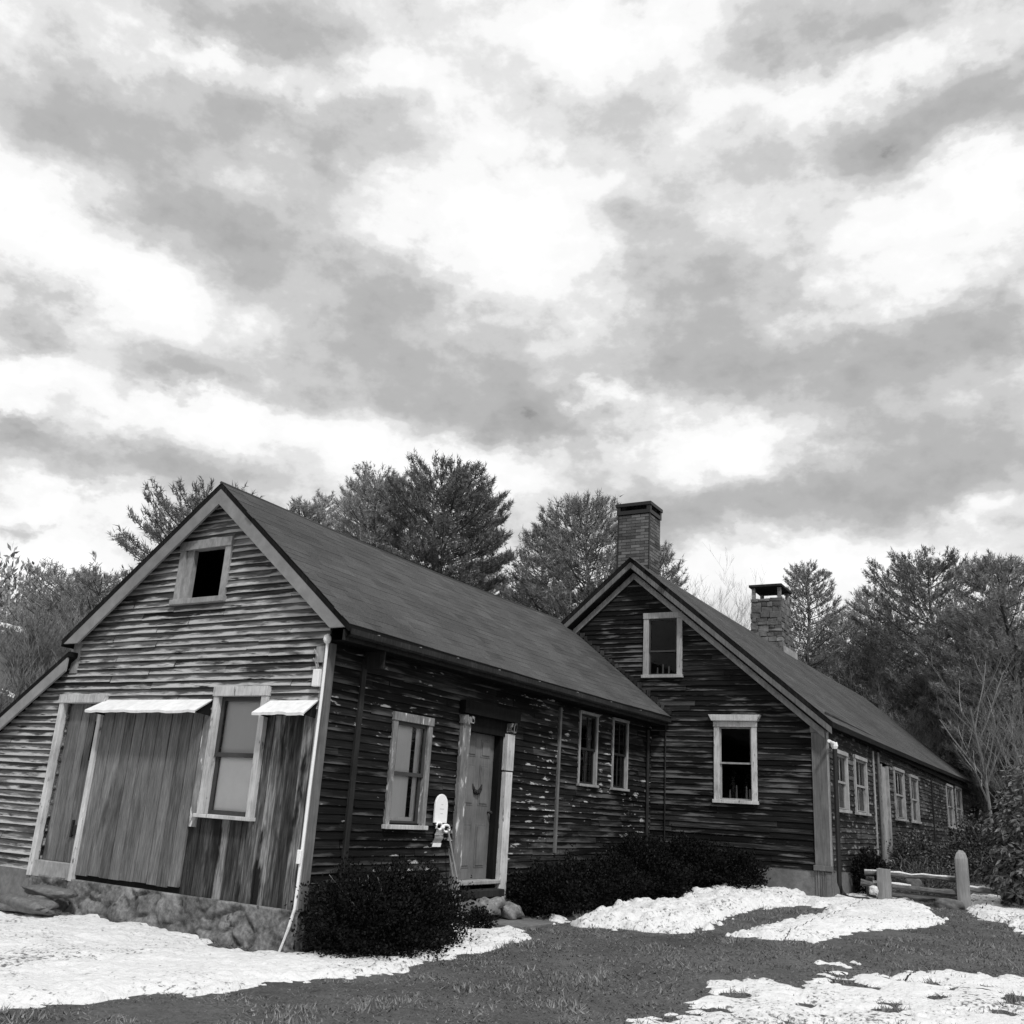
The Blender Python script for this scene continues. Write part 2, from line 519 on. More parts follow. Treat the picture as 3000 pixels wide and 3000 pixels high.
# short winter grass and stubble between the snow patches
n = 190000
gx = rng.uniform(-1.5, 8, n); gy = rng.uniform(-4.8, 12, n)
h, s2 = snow_height(gx, gy)
keep = ((s2 < .0) | ((s2 < .10) & (h < .03) & (rng.random(n) < .5))) & ~((gx < 0.02) & (gy > -.1)) & ~((gy > 9.05 + (gx - 3.2) * .025) & (gx < 3.25))
keep &= rng.random(n) < np.clip(12 / (np.hypot(gx - 7.4, gy + 8.1) + 1) ** 1.0, .25, 1)
keep &= ~((gx > -.1) & (gx < 1.0) & (gy > 3.0) & (gy < 4.3))
gx, gy = gx[keep], gy[keep]
n = len(gx)
gh = rng.uniform(.006, .028, n) * (1 + .9 * np.clip(fbm(gx * 1.3, gy * 1.3, 3, 2) * 2, -.6, 1))
cl = fbm(gx * 3.1, gy * 3.1, 4, 61)
gh = gh * np.where(cl > .13, 2.3, np.where(cl < -.12, .5, 1.0))
an = rng.uniform(0, 6.283, n); w = rng.uniform(.004, .010, n) * np.where(rng.random(n) < .02, 2.6, 1)
lean = rng.normal(0, .03, (n, 2))
base = np.stack([gx, gy, gzn(gx, gy) - .004], -1)
dx = np.stack([np.cos(an) * w, np.sin(an) * w, 0 * an], -1)
tip = base + np.stack([lean[:, 0], lean[:, 1], gh], -1)
V = np.stack([base - dx, base + dx, tip], 1).reshape(-1, 3)
o = np_mesh('grass', V, np.arange(3 * n).reshape(-1, 3), 'grass', np.repeat(np.clip(rng.random(n) * .8 + cl * 1.3 + .05, 0, 1), 3))
tag(o, 'short dead winter grass covering the open lawn', 'grass', kind='stuff')

# ------------------------------------------------------------------ farmhouse
H = thing('farmhouse', (0, 0, -.42), 'old dark wooden farmhouse with long gray roofs and clapboard gables', 'house')

def siding(name, fr, lo, hi, z0, z1, exp, openings, lip, mat, seed, joint=(1.6, 3.6), wave=.004, slip=.003):
    rnd = random.Random(seed)
    mb = MB()
    k = 0
    while z0 + k * exp < z1:
        zb = z0 + k * exp
        zt = zb + exp + .018
        k += 1
        a0, a1 = lo(zb), hi(zb)
        if a1 - a0 < .03:
            continue
        iv = [(a0, a1)]
        for (u0, u1, w0, w1) in openings:
            if zb < w1 - .01 and zb + exp > w0 + .01:
                nv = []
                for p, q in iv:
                    if u1 <= p or u0 >= q:
                        nv.append((p, q))
                    else:
                        if u0 > p: nv.append((p, u0))
                        if u1 < q: nv.append((u1, q))
                iv = nv
        for p, q in iv:
            u = p
            first = True
            while u < q - 1e-4:
                ln = rnd.uniform(*joint) * (rnd.uniform(.3, 1) if first else 1)
                first = False
                v = min(q, u + ln)
                if q - v < .35: v = q
                tone = min(1, max(0, rnd.gauss(.5, .2)))
                db = lip + rnd.uniform(-slip, slip * 1.5)
                dz = rnd.uniform(-wave, wave)
                n = max(1, int((v - u) / .35))
                vv0 = u + (.003 if u > p else 0)
                vv1 = v
                prev = None
                tl0 = (lo(zt) - a0) if u == a0 else 0
                tl1 = (hi(zt) - a1) if v == a1 else 0
                for i in range(n + 1):
                    t = i / n
                    uu = vv0 + (vv1 - vv0) * t
                    ut = uu + (tl0 if i == 0 else 0) + (tl1 if i == n else 0)
                    w = rnd.uniform(-wave, wave) * .5 + dz
                    dd = db + rnd.uniform(-slip, slip) * .5
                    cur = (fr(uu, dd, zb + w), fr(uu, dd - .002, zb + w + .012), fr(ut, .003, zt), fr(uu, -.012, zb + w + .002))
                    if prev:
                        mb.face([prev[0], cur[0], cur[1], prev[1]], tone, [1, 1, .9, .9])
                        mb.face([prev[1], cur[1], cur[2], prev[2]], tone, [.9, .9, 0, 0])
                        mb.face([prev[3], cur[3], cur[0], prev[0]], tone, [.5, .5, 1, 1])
                    else:
                        mb.face([cur[3], cur[0], cur[2]], tone)
                    prev = cur
                mb.face([prev[3], prev[2], prev[0]], tone)
                u = v
    return mb.build(name, mat, H)

def shingles(mb, e0, e1, r0, r1, sag=0.0, course=.145, width=.32, seed=1):
    """Courses of shingles from the eave line e0-e1 to the ridge line r0-r1, butts standing proud."""
    rnd = random.Random(seed)
    e0, e1, r0, r1 = map(Vector, (e0, e1, r0, r1))
    nrm = (e1 - e0).cross(r0 - e0).normalized()
    if nrm.z < 0: nrm = -nrm
    sl = ((r0 - e0).length + (r1 - e1).length) / 2
    n = int(round(sl / course))
    ln = (e1 - e0).length
    def P(u, v, h):
        p = (e0 * (1 - u) + e1 * u) * (1 - v) + (r0 * (1 - u) + r1 * u) * v
        p.z -= sag * math.sin(math.pi * u) * (.3 + .7 * v)
        p.z += .012 * math.sin(u * 23 + v * 5) * sag * 3
        return tuple(p + nrm * h)
    for k in range(n):
        v0, v1 = k / n, min(1, (k + 1.08) / n)
        u = -rnd.random() * width / ln
        while u < 1:
            ua = max(0, u)
            w = width * rnd.choice((.55, .8, 1, 1, 1.25))
            ub = min(1, u + w / ln)
            t = min(1, max(0, rnd.gauss(.5, .16)))
            hb = .004 + rnd.uniform(-.001, .003)
            a, b, c, d = P(ua, v0, hb), P(ub, v0, hb), P(ub, v1, .003), P(ua, v1, .003)
            mb.face([a, b, c, d], t)
            mb.face([P(ua, v0, -.004), P(ub, v0, -.004), b, a], t)
            u += w / ln
    # edges
def deck(mb, e0, e1, r0, r1, th, sag=0, n=24):
    e0, e1, r0, r1 = map(Vector, (e0, e1, r0, r1))
    S = []
    for i in range(n + 1):
        u = i / n
        a = e0 * (1 - u) + e1 * u
        b = r0 * (1 - u) + r1 * u
        a = a.copy(); b = b.copy()
        a.z -= sag * math.sin(math.pi * u) * .3 + .004
        b.z -= sag * math.sin(math.pi * u) + .004
        dn = Vector((0, 0, -th))
        S.append((tuple(a), tuple(b), tuple(b + dn), tuple(a + dn)))
    for p, q in zip(S, S[1:]):
        for k in range(4):
            mb.face([p[k], q[k], q[(k + 1) % 4], p[(k + 1) % 4]])
    mb.face(list(S[0])); mb.face(list(reversed(S[-1])))

# --- ell walls
def g_hi(z):
    return 0.0 if z < 3.2 else min(0.0, -2.0 + (4.80 - z) / .807)
def g_lo(z):
    if z > 2.86: return max(-4.55, -2.0 - (4.80 - z) / .713)
    if z > 2.66: return -4.55
    return max(-7.2, -4.55 - (2.66 - z) / .6435)
G_OPEN = [(-2.66, -1.87, 3.44, 4.14), (-4.62, -3.78, -.1, 2.16), (-1.62, -.88, .90, 2.25), (-3.75, -.0, -.1, 1.99)]
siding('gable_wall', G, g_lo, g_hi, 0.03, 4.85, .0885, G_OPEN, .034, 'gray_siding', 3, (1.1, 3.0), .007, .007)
LH = 2.86
L_OPEN = [(1.30, 1.95, .90, 2.12), (2.85, 3.84, -.1, 2.2), (6.13, 6.72, 1.6, 2.72), (7.38, 7.95, 1.6, 2.74)]
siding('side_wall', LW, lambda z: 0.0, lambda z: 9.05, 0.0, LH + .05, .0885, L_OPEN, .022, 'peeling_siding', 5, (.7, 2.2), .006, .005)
LB = Fr((-4.55, 0), (0, 1), (-1, 0))
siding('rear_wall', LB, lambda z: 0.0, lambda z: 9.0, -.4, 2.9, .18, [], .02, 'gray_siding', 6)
LL = Fr((-7.2, 0), (0, 1), (-1, 0))
siding('lean_to_wall', LL, lambda z: 0.0, lambda z: 7.0, -.4, .95, .0885, [], .02, 'gray_siding', 7)
LE = Fr((0, 7.0), (1, 0), (0, 1))
siding('lean_to_wall', LE, lambda z: max(-7.2, -4.55 - (2.66 - z) / .6435), lambda z: -4.5, -.4, 2.66, .12, [], .02, 'gray_siding', 8)

# --- main house walls
def m_hi(z):
    return 0.0 if z < 2.86 else min(0, -3.603 + (5.93 - z) / .845)
def m_lo(z):
    return -7.2 if z < 2.86 else max(-7.2, -3.603 - (5.93 - z) / .845)
M_OPEN = [(-3.31, -2.68, 3.77, 4.85), (-1.9, -1.26, 1.53, 2.78)]
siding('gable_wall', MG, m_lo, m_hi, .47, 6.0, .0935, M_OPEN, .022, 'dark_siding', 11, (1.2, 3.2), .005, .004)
EW = [('w', .46, 1.56, 1.43, 2.5), ('w', 2.22, 3.42, 1.43, 2.53), ('w', 6.75, 8.16, 1.42, 2.6), ('w', 9.15, 10.4, 1.41, 2.58), ('w', 16.6, 18.3, 1.39, 2.75), ('w', 19.1, 20.9, 1.36, 2.8)]
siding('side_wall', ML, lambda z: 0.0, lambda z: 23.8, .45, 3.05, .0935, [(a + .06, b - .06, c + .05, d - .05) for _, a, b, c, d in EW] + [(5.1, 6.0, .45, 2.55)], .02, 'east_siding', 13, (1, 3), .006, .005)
MB_ = Fr((MO[0] + ey[0] * 23.8, MO[1] + ey[1] * 23.8), ex, ey)
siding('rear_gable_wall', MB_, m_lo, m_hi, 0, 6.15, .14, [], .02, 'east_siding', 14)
ML2 = Fr((MO[0] - ex[0] * 7.2, MO[1] - ex[1] * 7.2), ey, (-ex[0], -ex[1]))
siding('rear_wall', ML2, lambda z: 0.0, lambda z: 23.8, -.3, 3.0, .14, [], .02, 'east_siding', 15)

# --- roofs
mb = MB()
shingles(mb, (.41, -.19, 2.972), (.41, 9.06, 2.972), (-2.0, -.19, 4.916), (-2.0, 9.02, 4.916), .06, seed=1)
shingles(mb, (-4.72, 8.96, 2.975), (-4.72, -.19, 2.975), (-2.0, 9.02, 4.916), (-2.0, -.19, 4.916), .03, seed=2)
shingles(mb, (-7.6, 7.2, .83), (-7.6, -.19, .83), (-4.5, 7.2, 2.82), (-4.5, -.19, 2.82), .0, seed=3)
ell_roof = mb.build('roof', 'shingle', H)
tag(ell_roof, 'gray shingle roof of the near wing')
mb = MB()
deck(mb, (.405, -.185, 2.972), (.405, 9.0, 2.972), (-2.0, -.185, 4.916), (-2.0, 9.0, 4.916), .075, .06)
deck(mb, (-4.71, -.185, 2.975), (-4.71, 8.9, 2.975), (-2.0, -.185, 4.916), (-2.0, 8.9, 4.916), .075, .06)
deck(mb, (-7.59, -.185, .83), (-7.59, 7.15, .83), (-4.5, -.185, 2.82), (-4.5, 7.15, 2.82), .06)
mb.build('roof_edge', 'black_wood', ell_roof)
mb = MB()
mb.tube([(-2.0, -.2 + 9.22 * q / 10, 4.915 - .06 * math.sin(math.pi * q / 10)) for q in range(11)], .02, 6)
mb.build('ridge_cap', 'shingle', ell_roof)

TL = .0112
def mz(z, b): return z + TL * (b + .25)
b0, b1 = -.25, 24.0
Er0, Er1 = ML(b0, .18, mz(2.881, b0)), ML(b1, .18, mz(2.881, b1))
Ri0, Ri1 = ML(b0, -3.603, mz(6.076, b0)), ML(b1, -3.603, mz(6.076, b1))
El0, El1 = ML(b0, -7.386, mz(2.881, b0)), ML(b1, -7.386, mz(2.881, b1))
mb = MB()
shingles(mb, Er0, Er1, Ri0, Ri1, .05, seed=4)
shingles(mb, El1, El0, Ri1, Ri0, .05, seed=5)
main_roof = mb.build('roof', 'shingle', H)
tag(main_roof, 'long gray shingle roof of the main house')
mb = MB()
deck(mb, Er0, Er1, Ri0, Ri1, .09, .05)
deck(mb, El0, El1, Ri0, Ri1, .09, .05)
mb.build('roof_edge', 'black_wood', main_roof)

# --- rake boards, eaves, gutter
def rake(fr, pts, d0, d1, mat='rake', parent=H, name='rake_board'):
    mb = MB()
    mb.prism(fr, pts, d0, d1, random.uniform(.4, .6))
    return mb.build(name, mat, parent, bevel=.004)
rake(G, [(-2.0, 4.85), (.37, 2.94), (.12, 2.94), (-2.0, 4.63)], .150, .183)
rake(G, [(-2.002, 4.85), (-2.002, 4.63), (-4.37, 2.93), (-4.68, 2.93)], .150, .183)
rake(G, [(-4.52, 2.745), (-4.52, 2.56), (-7.58, .60), (-7.58, .785)], .150, .183)
mb = MB(); mb.box(G, -4.62, -4.47, .02, .045, 2.55, 2.95, .5)
mb.build('trim_board', 'dull_trim', H)
# main gable: outer rake strip and a frieze board against the wall
def rp(z, s): return [(-3.603, z), (-3.603 + s * 3.76, z - 3.76 * .845)]
for s in (1, -1):
    (ua, za), (ub, zb) = rp(5.975, s)
    rake(MG, [(ua, za), (ub, zb), (ub, zb - .12), (ua, za - .12)], .215, .246, 'pilaster')
    (ua, za), (ub, zb) = rp(5.80, s)
    rake(MG, [(ua, za), (ub - s * .16, zb + .135), (ub - s * .16, zb), (ua, za - .135)], .03, .06, 'dull_trim', name='frieze_board')
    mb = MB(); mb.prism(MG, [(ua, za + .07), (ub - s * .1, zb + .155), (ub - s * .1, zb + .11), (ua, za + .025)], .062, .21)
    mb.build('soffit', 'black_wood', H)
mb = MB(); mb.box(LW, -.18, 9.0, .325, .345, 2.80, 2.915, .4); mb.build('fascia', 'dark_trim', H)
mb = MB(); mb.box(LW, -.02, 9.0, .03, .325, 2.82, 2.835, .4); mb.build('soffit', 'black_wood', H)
mb = MB(); mb.box(ML, -.2, 23.9, .085, .10, 2.80, 2.90, .4); mb.build('fascia', 'black_wood', H)
# gutter along the ell eave, with its straps
mb = MB()
prof = [(.35, 2.93), (.35, 2.865), (.365, 2.845), (.41, 2.845), (.43, 2.865), (.435, 2.925), (.428, 2.925), (.42, 2.87), (.405, 2.855), (.37, 2.855), (.36, 2.87), (.36, 2.93)]
for (a, b), (c, d) in zip(prof, prof[1:]):
    mb.face([LW(-.17, a, b), LW(9.0, a, b), LW(9.0, c, d), LW(-.17, c, d)])
gut = mb.build('gutter', 'dark_trim', H)
mb = MB()
for y in (.3, 1.1, 1.9, 2.9, 4.0, 5.2, 6.4, 7.6):
    mb = MB(); mb.box(LW, y, y + .025, .30, .437, 2.926, 2.932, .8)
    mb.build('gutter_strap', 'dull_trim', gut)
mb = MB(); mb.box(LW, .58, .60, .03, .32, 2.60, 2.80, .5); mb.build('gutter_bracket', 'dark_trim', H)

# flashing where the ell roof dies into the main gable
mb = MB()
rnd = random.Random(4)
x = -1.85
while x < .35:
    w = rnd.uniform(.05, .09)
    z = 4.916 - .807 * (x + 2.0)
    y = 9.137 + (x - 3.209) * YAW
    mb.box(W, x, x + w, y - .05, y - .024, z - .02, z + rnd.uniform(.05, .10), rnd.uniform(.1, .9), .012)
    x += w + rnd.uniform(0, .03)
mb.build('step_flashing', 'dark_trim', H)

# --- windows
def window(fr, u0, u1, z0, z1, cw=.085, hd=.10, sl=.05, d=.05, mat='white_trim', head=0, sash=True, blind=None, rail=.5, sw=.035,
           sash_mat='sash_dark', muntins=0, label=None, name='window', sill_mat=None):
    mb = MB()
    mb.box(fr, u0, u0 + cw, -.06, d, z0 + sl, z1 - hd, .5)
    mb.box(fr, u1 - cw, u1, -.06, d, z0 + sl, z1 - hd, .6)
    mb.box(fr, u0 - .008, u1 + .008, -.06, d + .012, z1 - hd, z1, .5)
    w = mb.build(name, mat, H, bevel=.004)
    if label: w['label'] = label
    mb = MB(); mb.box(fr, u0 - .02, u1 + .02, -.06, d + .035, z0, z0 + sl, .5)
    mb.build('sill', sill_mat or mat, w, bevel=.005)
    if head:
        mb = MB()
        mb.prism(Fr(fr.o, fr.u, fr.n), [(u0 - .03, z1), (u1 + .03, z1), (u1 + .09, z1 + head), (u0 - .09, z1 + head)], -.0, d + .06)
        mb.build('cornice', mat, w, bevel=.006)
    if not sash: return w
    a, b, c, e = u0 + cw, u1 - cw, z0 + sl, z1 - hd
    zm = c + (e - c) * rail
    mb = MB()
    # upper sash (outer), lower sash set a little behind
    for (p, q, dd) in ((zm - sw * .5, e, .012), (c, zm + sw * .5, -.018)):
        mb.box(fr, a, a + sw, dd - .028, dd, p, q, .5)
        mb.box(fr, b - sw, b, dd - .028, dd, p, q, .5)
        mb.box(fr, a + sw, b - sw, dd - .028, dd - .002, p, p + sw, .5)
        mb.box(fr, a + sw, b - sw, dd - .028, dd - .002, q - sw, q, .5)
        for k in range(muntins):
            um = a + (b - a) * (k + 1) / (muntins + 1)
            mb.box(fr, um - .011, um + .011, dd - .024, dd - .004, p + sw, q - sw, .5)
    mb.build('sash', sash_mat, w)
    mb = MB()
    mb.face([fr(a + .01, -.002, zm), fr(b - .01, -.002, zm), fr(b - .01, -.002, e), fr(a + .01, -.002, e)])
    mb.face([fr(a + .01, -.032, c), fr(b - .01, -.032, c), fr(b - .01, -.032, zm), fr(a + .01, -.032, zm)])
    mb.build('pane', 'glass', w)
    if blind:
        m_, pieces = blind
        for (p, q, lo_, hi_, dd, nm, mm) in pieces:
            mb = MB()
            ua, ub = a + (b - a) * p, a + (b - a) * q
            za, zb = c + (e - c) * lo_, c + (e - c) * hi_
            n = 14
            for i in range(n):
                t0, t1 = i / n, (i + 1) / n
                k0, k1 = .008 * math.sin(i * 1.9), .008 * math.sin((i + 1) * 1.9)
                if nm == 'blind': k0 = k1 = 0
                mb.face([fr(ua + (ub - ua) * t0, dd + k0, za), fr(ua + (ub - ua) * t1, dd + k1, za), fr(ua + (ub - ua) * t1, dd + k1, zb), fr(ua + (ub - ua) * t0, dd + k0, zb)], .5)
            mb.build(nm, mm, w)
    return w

# attic opening in the near gable: casing, one leftover plank, open black inside
wa = window(G, -2.736, -1.798, 3.381, 4.221, .10, .12, .07, .055, 'dull_trim', sash=False, label='square open attic window with no glass')
mb = MB(); mb.box(G, -2.63, -2.505, -.05, .02, 3.46, 4.10, .35)
mb.build('plank', 'dull_trim', wa)
# big window among the barn boards
window(G, -1.685, -.813, .84, 2.325, .085, .11, .04, .075, 'white_trim', rail=.50, sw=.05,
       blind=('blind', [(0.05, .97, .5, 1, -.05, 'blind', 'blind'), (0.05, .97, .02, .5, -.055, 'blind', 'blind_low')]), label='tall white framed window with pale blind')
# side wall window with curtain and dark gap
window(LW, 1.226, 2.028, .832, 2.186, .085, .10, .05, .045, 'peeling_trim', rail=.49, sw=.045, sill_mat='white_trim',
       blind=('c', [(0.0, .66, 0, 1, -.055, 'blind', 'curtain'), (.80, 1.0, 0, 1, -.06, 'curtain', 'curtain'), (0, .84, .0, .075, -.048, 'curtain', 'white_cloth')]),
       label='window with pale curtain, dark gap and peeling frame')
for (a, b, c, e) in ((6.091, 6.763, 1.564, 2.759), (7.343, 7.987, 1.56, 2.78)):
    window(LW, a, b, c, e, .045, .045, .04, .04, 'dull_trim', rail=.5, sw=.035, sash_mat='dark_trim', muntins=1)
window(MG, -3.377, -2.588, 3.699, 4.962, .105, .115, .06, .05, 'aged_white', rail=.42, sw=.03, label='attic window with white frame and dark glass')
window(MG, -1.969, -1.188, 1.47, 2.90, .095, .10, .06, .055, 'white_trim', head=.11, rail=.5, sw=.03, sash_mat='dull_trim', label='white window with flared cornice and dark glass')
for _, a, b, c, e in EW:
    window(ML, a, b, c, e, .07, .07, .05, .05, 'aged_white' if a < 5 else 'dull_trim', rail=.5, sw=.04, sash_mat='dull_trim', muntins=1,
           blind=('x', [(.05, .5, 0, 1, -.12, 'curtain', 'curtain')]) if 6 < a < 8 else None)
# things on the sill inside the gable windows
for zz, us in ((3.76, ((-3.13, .16), (-3.02, .22), (-2.9, .18))), (1.53, ((-1.72, .18), (-1.6, .26), (-1.42, .25), (-1.36, .2)))):
    for u, h in us:
        mb = MB(); mb.tube([MG(u, -.10, zz), MG(u, -.10, zz + h)], [.022, .010], 8)
        cn = mb.build('candlestick', 'dull_trim', None, MG(u, -.10, zz))
        tag(cn, 'dim candlestick standing inside the ' + ('attic window of the main gable' if zz > 3 else 'corniced window of the main gable'), 'candlestick',
            'candlesticks inside the ' + ('attic window' if zz > 3 else 'corniced window'))

# --- near gable: door, barn door, boards, awnings
mb = MB()
mb.box(G, -4.678, -4.585, -.06, .06, -.03, 2.16, .55)
mb.box(G, -3.80, -3.731, -.06, .075, -.03, 2.14, .8)
mb.box(G, -4.70, -3.715, -.06, .072, 2.15, 2.262, .35)
dr = mb.build('door_frame', 'white_trim', H, bevel=.005)
mb = MB()
u = -4.582
while u < -3.805:
    w = min(random.uniform(.11, .17), -3.80 - u)
    mb.box(G, u, u + w - .010, -.10, -.045 + random.uniform(-.006, .006), .17, 2.15, None)
    u += w
pd = mb.build('plank_door', 'barn_board', H); tag(pd, 'weathered gray plank door')
mb = MB(); mb.box(G, -4.05, -3.83, -.05, -.03, .50, .62, .2); mb.box(G, -4.06, -4.03, -.05, -.02, .47, .68, .1)
mb.build('latch', 'black_metal', pd)
mb = MB(); mb.box(G, -3.98, -3.87, -.05, -.034, 1.42, 1.92, .2); mb.build('boarded_slot', 'black_wood', pd)
mb = MB(); mb.box(G, -4.575, -3.80, -.06, .045, -.03, .165, .7); mb.build('kick_board', 'dull_trim', H, bevel=.006)

mb = MB()
u = -3.725
while u < -1.86:
    w = min(random.uniform(.17, .26), -1.84 - u)
    mb.box(G, u, u + w - .014, -.02, .035 + random.uniform(-.006, .008), .06 + random.uniform(-.012, .012), 2.03, None)
    u += w
bd = mb.build('barn_door', 'barn_board', H); tag(bd, 'broad gray barn door of vertical planks')
mb = MB(); mb.box(G, -3.74, -1.84, -.06, .012, -.02, .07, .3); mb.build('sill_beam', 'black_wood', H)
mb = MB(); mb.box(G, -1.835, -1.70, -.02, .03, .72, 2.08, .6, .01); mb.build('trim_board', 'peeling_trim', H)
def boards(u0, u1, zfun, top, name, mat, seed):
    rnd = random.Random(seed); mb = MB(); u = u0
    while u < u1 - .01:
        w = min(rnd.uniform(.10, .19), u1 - u)
        mb.box(G, u, u + w - .006, -.03, .012 + rnd.uniform(-.008, .01), zfun(u) + rnd.uniform(-.02, .01), top, rnd.random())
        u += w
    return mb.build(name, mat, H)
boards(-1.83, -.815, lambda u: -.015, .86, 'board_wall', 'stained_board', 2)
boards(-.815, -.045, lambda u: -.01, 2.0, 'board_wall', 'stained_board', 3)
boards(-1.70, -1.66, lambda u: .8, 2.0, 'board_wall', 'stained_board', 4)
mb = MB(); mb.box(G, -.075, .0, -.02, .02, 0, 2.9, .6); mb.build('corner_board', 'dull_trim', H)
mb = MB(); mb.box(LW, -.03, .07, .0, .032, 0, 2.80, .5); mb.build('corner_board', 'pilaster', H)

def awning(u0, u1, z, drop, out, flap):
    mb = MB()
    n = 16
    rnd = random.Random(int(u0 * 100))
    tops, bots, und = [], [], []
    for i in range(n + 1):
        t = i / n
        u = u0 + (u1 - u0) * t
        s = u0 - .03 + (u1 - u0 + .06) * t
        tops.append((u, .03, z + .0))
        bots.append((s, out + rnd.uniform(-.008, .008), z - drop + rnd.uniform(-.010, .006)))
    for i in range(n):
        a, b, c, d = tops[i], tops[i + 1], bots[i + 1], bots[i]
        mb.face([G(*a), G(*b), G(*c), G(*d)])
        mb.face([G(*d), G(*c), G(c[0], c[1] - .004, c[2] - .03), G(d[0], d[1] - .004, d[2] - .03)])
        mb.face([G(a[0], a[1], a[2] - .012), G(d[0], d[1] - .004, d[2] - .012), G(c[0], c[1] - .004, c[2] - .012), G(b[0], b[1], b[2] - .012)])
    aw = mb.build('awning', 'white_cloth', H)
    for u in ((u0 + .02, u1 - .02) if flap else (u1 - .03,)):
        mb = MB()
        mb.prism(Fr((u, 0), (0, -1), (1, 0)), [(.03, z - .02), (out - .02, z - drop - .02), (.03, z - drop - .04)], -.01, .01)
        mb.build('bracket', 'black_wood', aw)
    return aw
awning(-3.74, -1.735, 2.185, .155, .30, True)
awning(-.79, -.06, 2.165, .155, .27, True)

# conduit down the near corner with its insulator, meter box and junction box
mb = MB()
mb.tube([(.02, -.075, 2.84), (.018, -.07, 2.2), (.012, -.08, 1.2), (.004, -.075, .5), (-.005, -.075, .02), (-.03, -.10, -.15), (-.13, -.12, -.46)], .017, 8)
cd = mb.build('conduit', 'white_metal', H)
mb = MB()
mb.tube([(.02, -.075, 2.78), (.02, -.08, 2.80), (.02, -.085, 2.83), (.02, -.085, 2.87), (.02, -.08, 2.89)], [.012, .035, .047, .037, .012], 12)
mb.build('insulator', 'white_metal', cd, smooth=True)
mb = MB(); mb.box(G, -.125, -.035, .03, .10, 2.31, 2.50, .6); mb.build('junction_box', 'white_metal', H, bevel=.006)
mb = MB(); mb.box(G, -.02, .03, .095, .125, .46, .60, .6); mb.build('outlet_box', 'white_metal', H, bevel=.006)
mb = MB()
for z in (2.63, 2.73):
    mb.tube([G(-.19, .04, z), G(-.15, .08, z - .02), G(-.11, .07, z - .08), G(-.10, .05, z - .2)], .012, 6)
mb.box(G, -.14, -.02, .03, .07, 2.58, 2.76, .5)
mb.build('cable_bracket', 'dull_trim', H)

# --- side wall of the ell: door with posts, strips
mb = MB(); mb.box(LW, .545, .625, .0, .045, .0, 2.72, .4); mb.build('batten', 'dark_trim', H)
mb = MB(); mb.box(LW, 5.39, 5.445, .0, .05, .55, 2.72, .5); mb.build('batten', 'pilaster', H)
mb = MB(); mb.tube([LW(8.8, .06, 2.7), LW(8.8, .06, .2)], .03, 8); mb.build('downspout', 'dark_trim', H)
D = -.10
mb = MB()
mb.box(LW, 2.93, 3.73, D - .04, D, .215, 2.12, .5)
for (a, b) in ((3.02, 3.27), (3.39, 3.64)):
    for (c, e) in ((1.80, 2.04), (1.16, 1.70), (.36, .92)):
        # raised field inside a sunk panel
        mb.box(LW, a, b, D, D + .006, c, e, .35)
        mb.box(LW, a + .03, b - .03, D + .006, D + .016, c + .03, e - .03, .55)
fd = mb.build('front_door', 'door_paint', H, bevel=.004)
tag(fd, 'gray panelled front door')
mb = MB(); mb.tube([LW(3.66, D, 1.08), LW(3.66, D + .03, 1.08), LW(3.66, D + .05, 1.08), LW(3.66, D + .075, 1.08)], [.012, .012, .028, .016], 10)
mb.build('knob', 'black_metal', fd)
mb = MB()
for s in (-1, 1):
    mb.tube([LW(3.33 + s * .11 * math.sin(t), D + .02, 1.45 - .12 * math.cos(t)) for t in np.linspace(.05, 1.5, 8)], [.034, .032, .03, .028, .024, .02, .014, .008], 6)
mb.build('swag', 'dark_trim', fd)
mb = MB()
mb.box(LW, 2.86, 2.93, D - .05, .0, .2, 2.18, .3); mb.box(LW, 3.73, 3.84, D - .05, .0, .0, 2.18, .3); mb.box(LW, 2.86, 3.84, D - .05, .03, 2.12, 2.40, .3)
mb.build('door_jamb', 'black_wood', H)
pa = MB(); pa.box(LW, 2.67, 2.845, .0, .075, .05, 2.20, .35, .004)
pa = pa.build('door_post', 'peeling_trim', H, bevel=.006)
pb = MB(); pb.box(LW, 3.80, 3.99, .0, .085, 1.66, 2.16, .3, .004); pb.box(LW, 3.81, 3.985, .0, .08, -.02, 1.64, .9, .006)
pb = pb.build('door_post', 'white_trim', H, bevel=.006)
for par, ua, ub in ((pa, 2.64, 2.87), (pb, 3.77, 4.03)):
    mb = MB()
    for k in range(7):
        u = ua + (ub - ua) * random.random() * .8
        mb.box(LW, u, u + random.uniform(.02, .06), .0, .11, 2.17 + random.uniform(0, .06), 2.25 + random.uniform(0, .08), random.random(), .008)
    mb.build('capital', 'peeling_trim', par)
mb = MB(); mb.box(LW, 2.62, 4.06, .0, .12, 2.33, 2.50, .3); mb.build('door_header', 'black_wood', H)
mb = MB(); mb.box(LW, 2.86, 3.82, -.15, .09, .165, .213, .7); mb.build('threshold', 'dull_trim', H, bevel=.008)
mb = MB(); mb.box(LW, 2.80, 3.72, .0, .22, .02, .11, .5); mb.box(LW, 2.80, 3.72, .0, .18, -.3, .018, .3); mb.build('doorstep', 'dark_trim', H, bevel=.008)

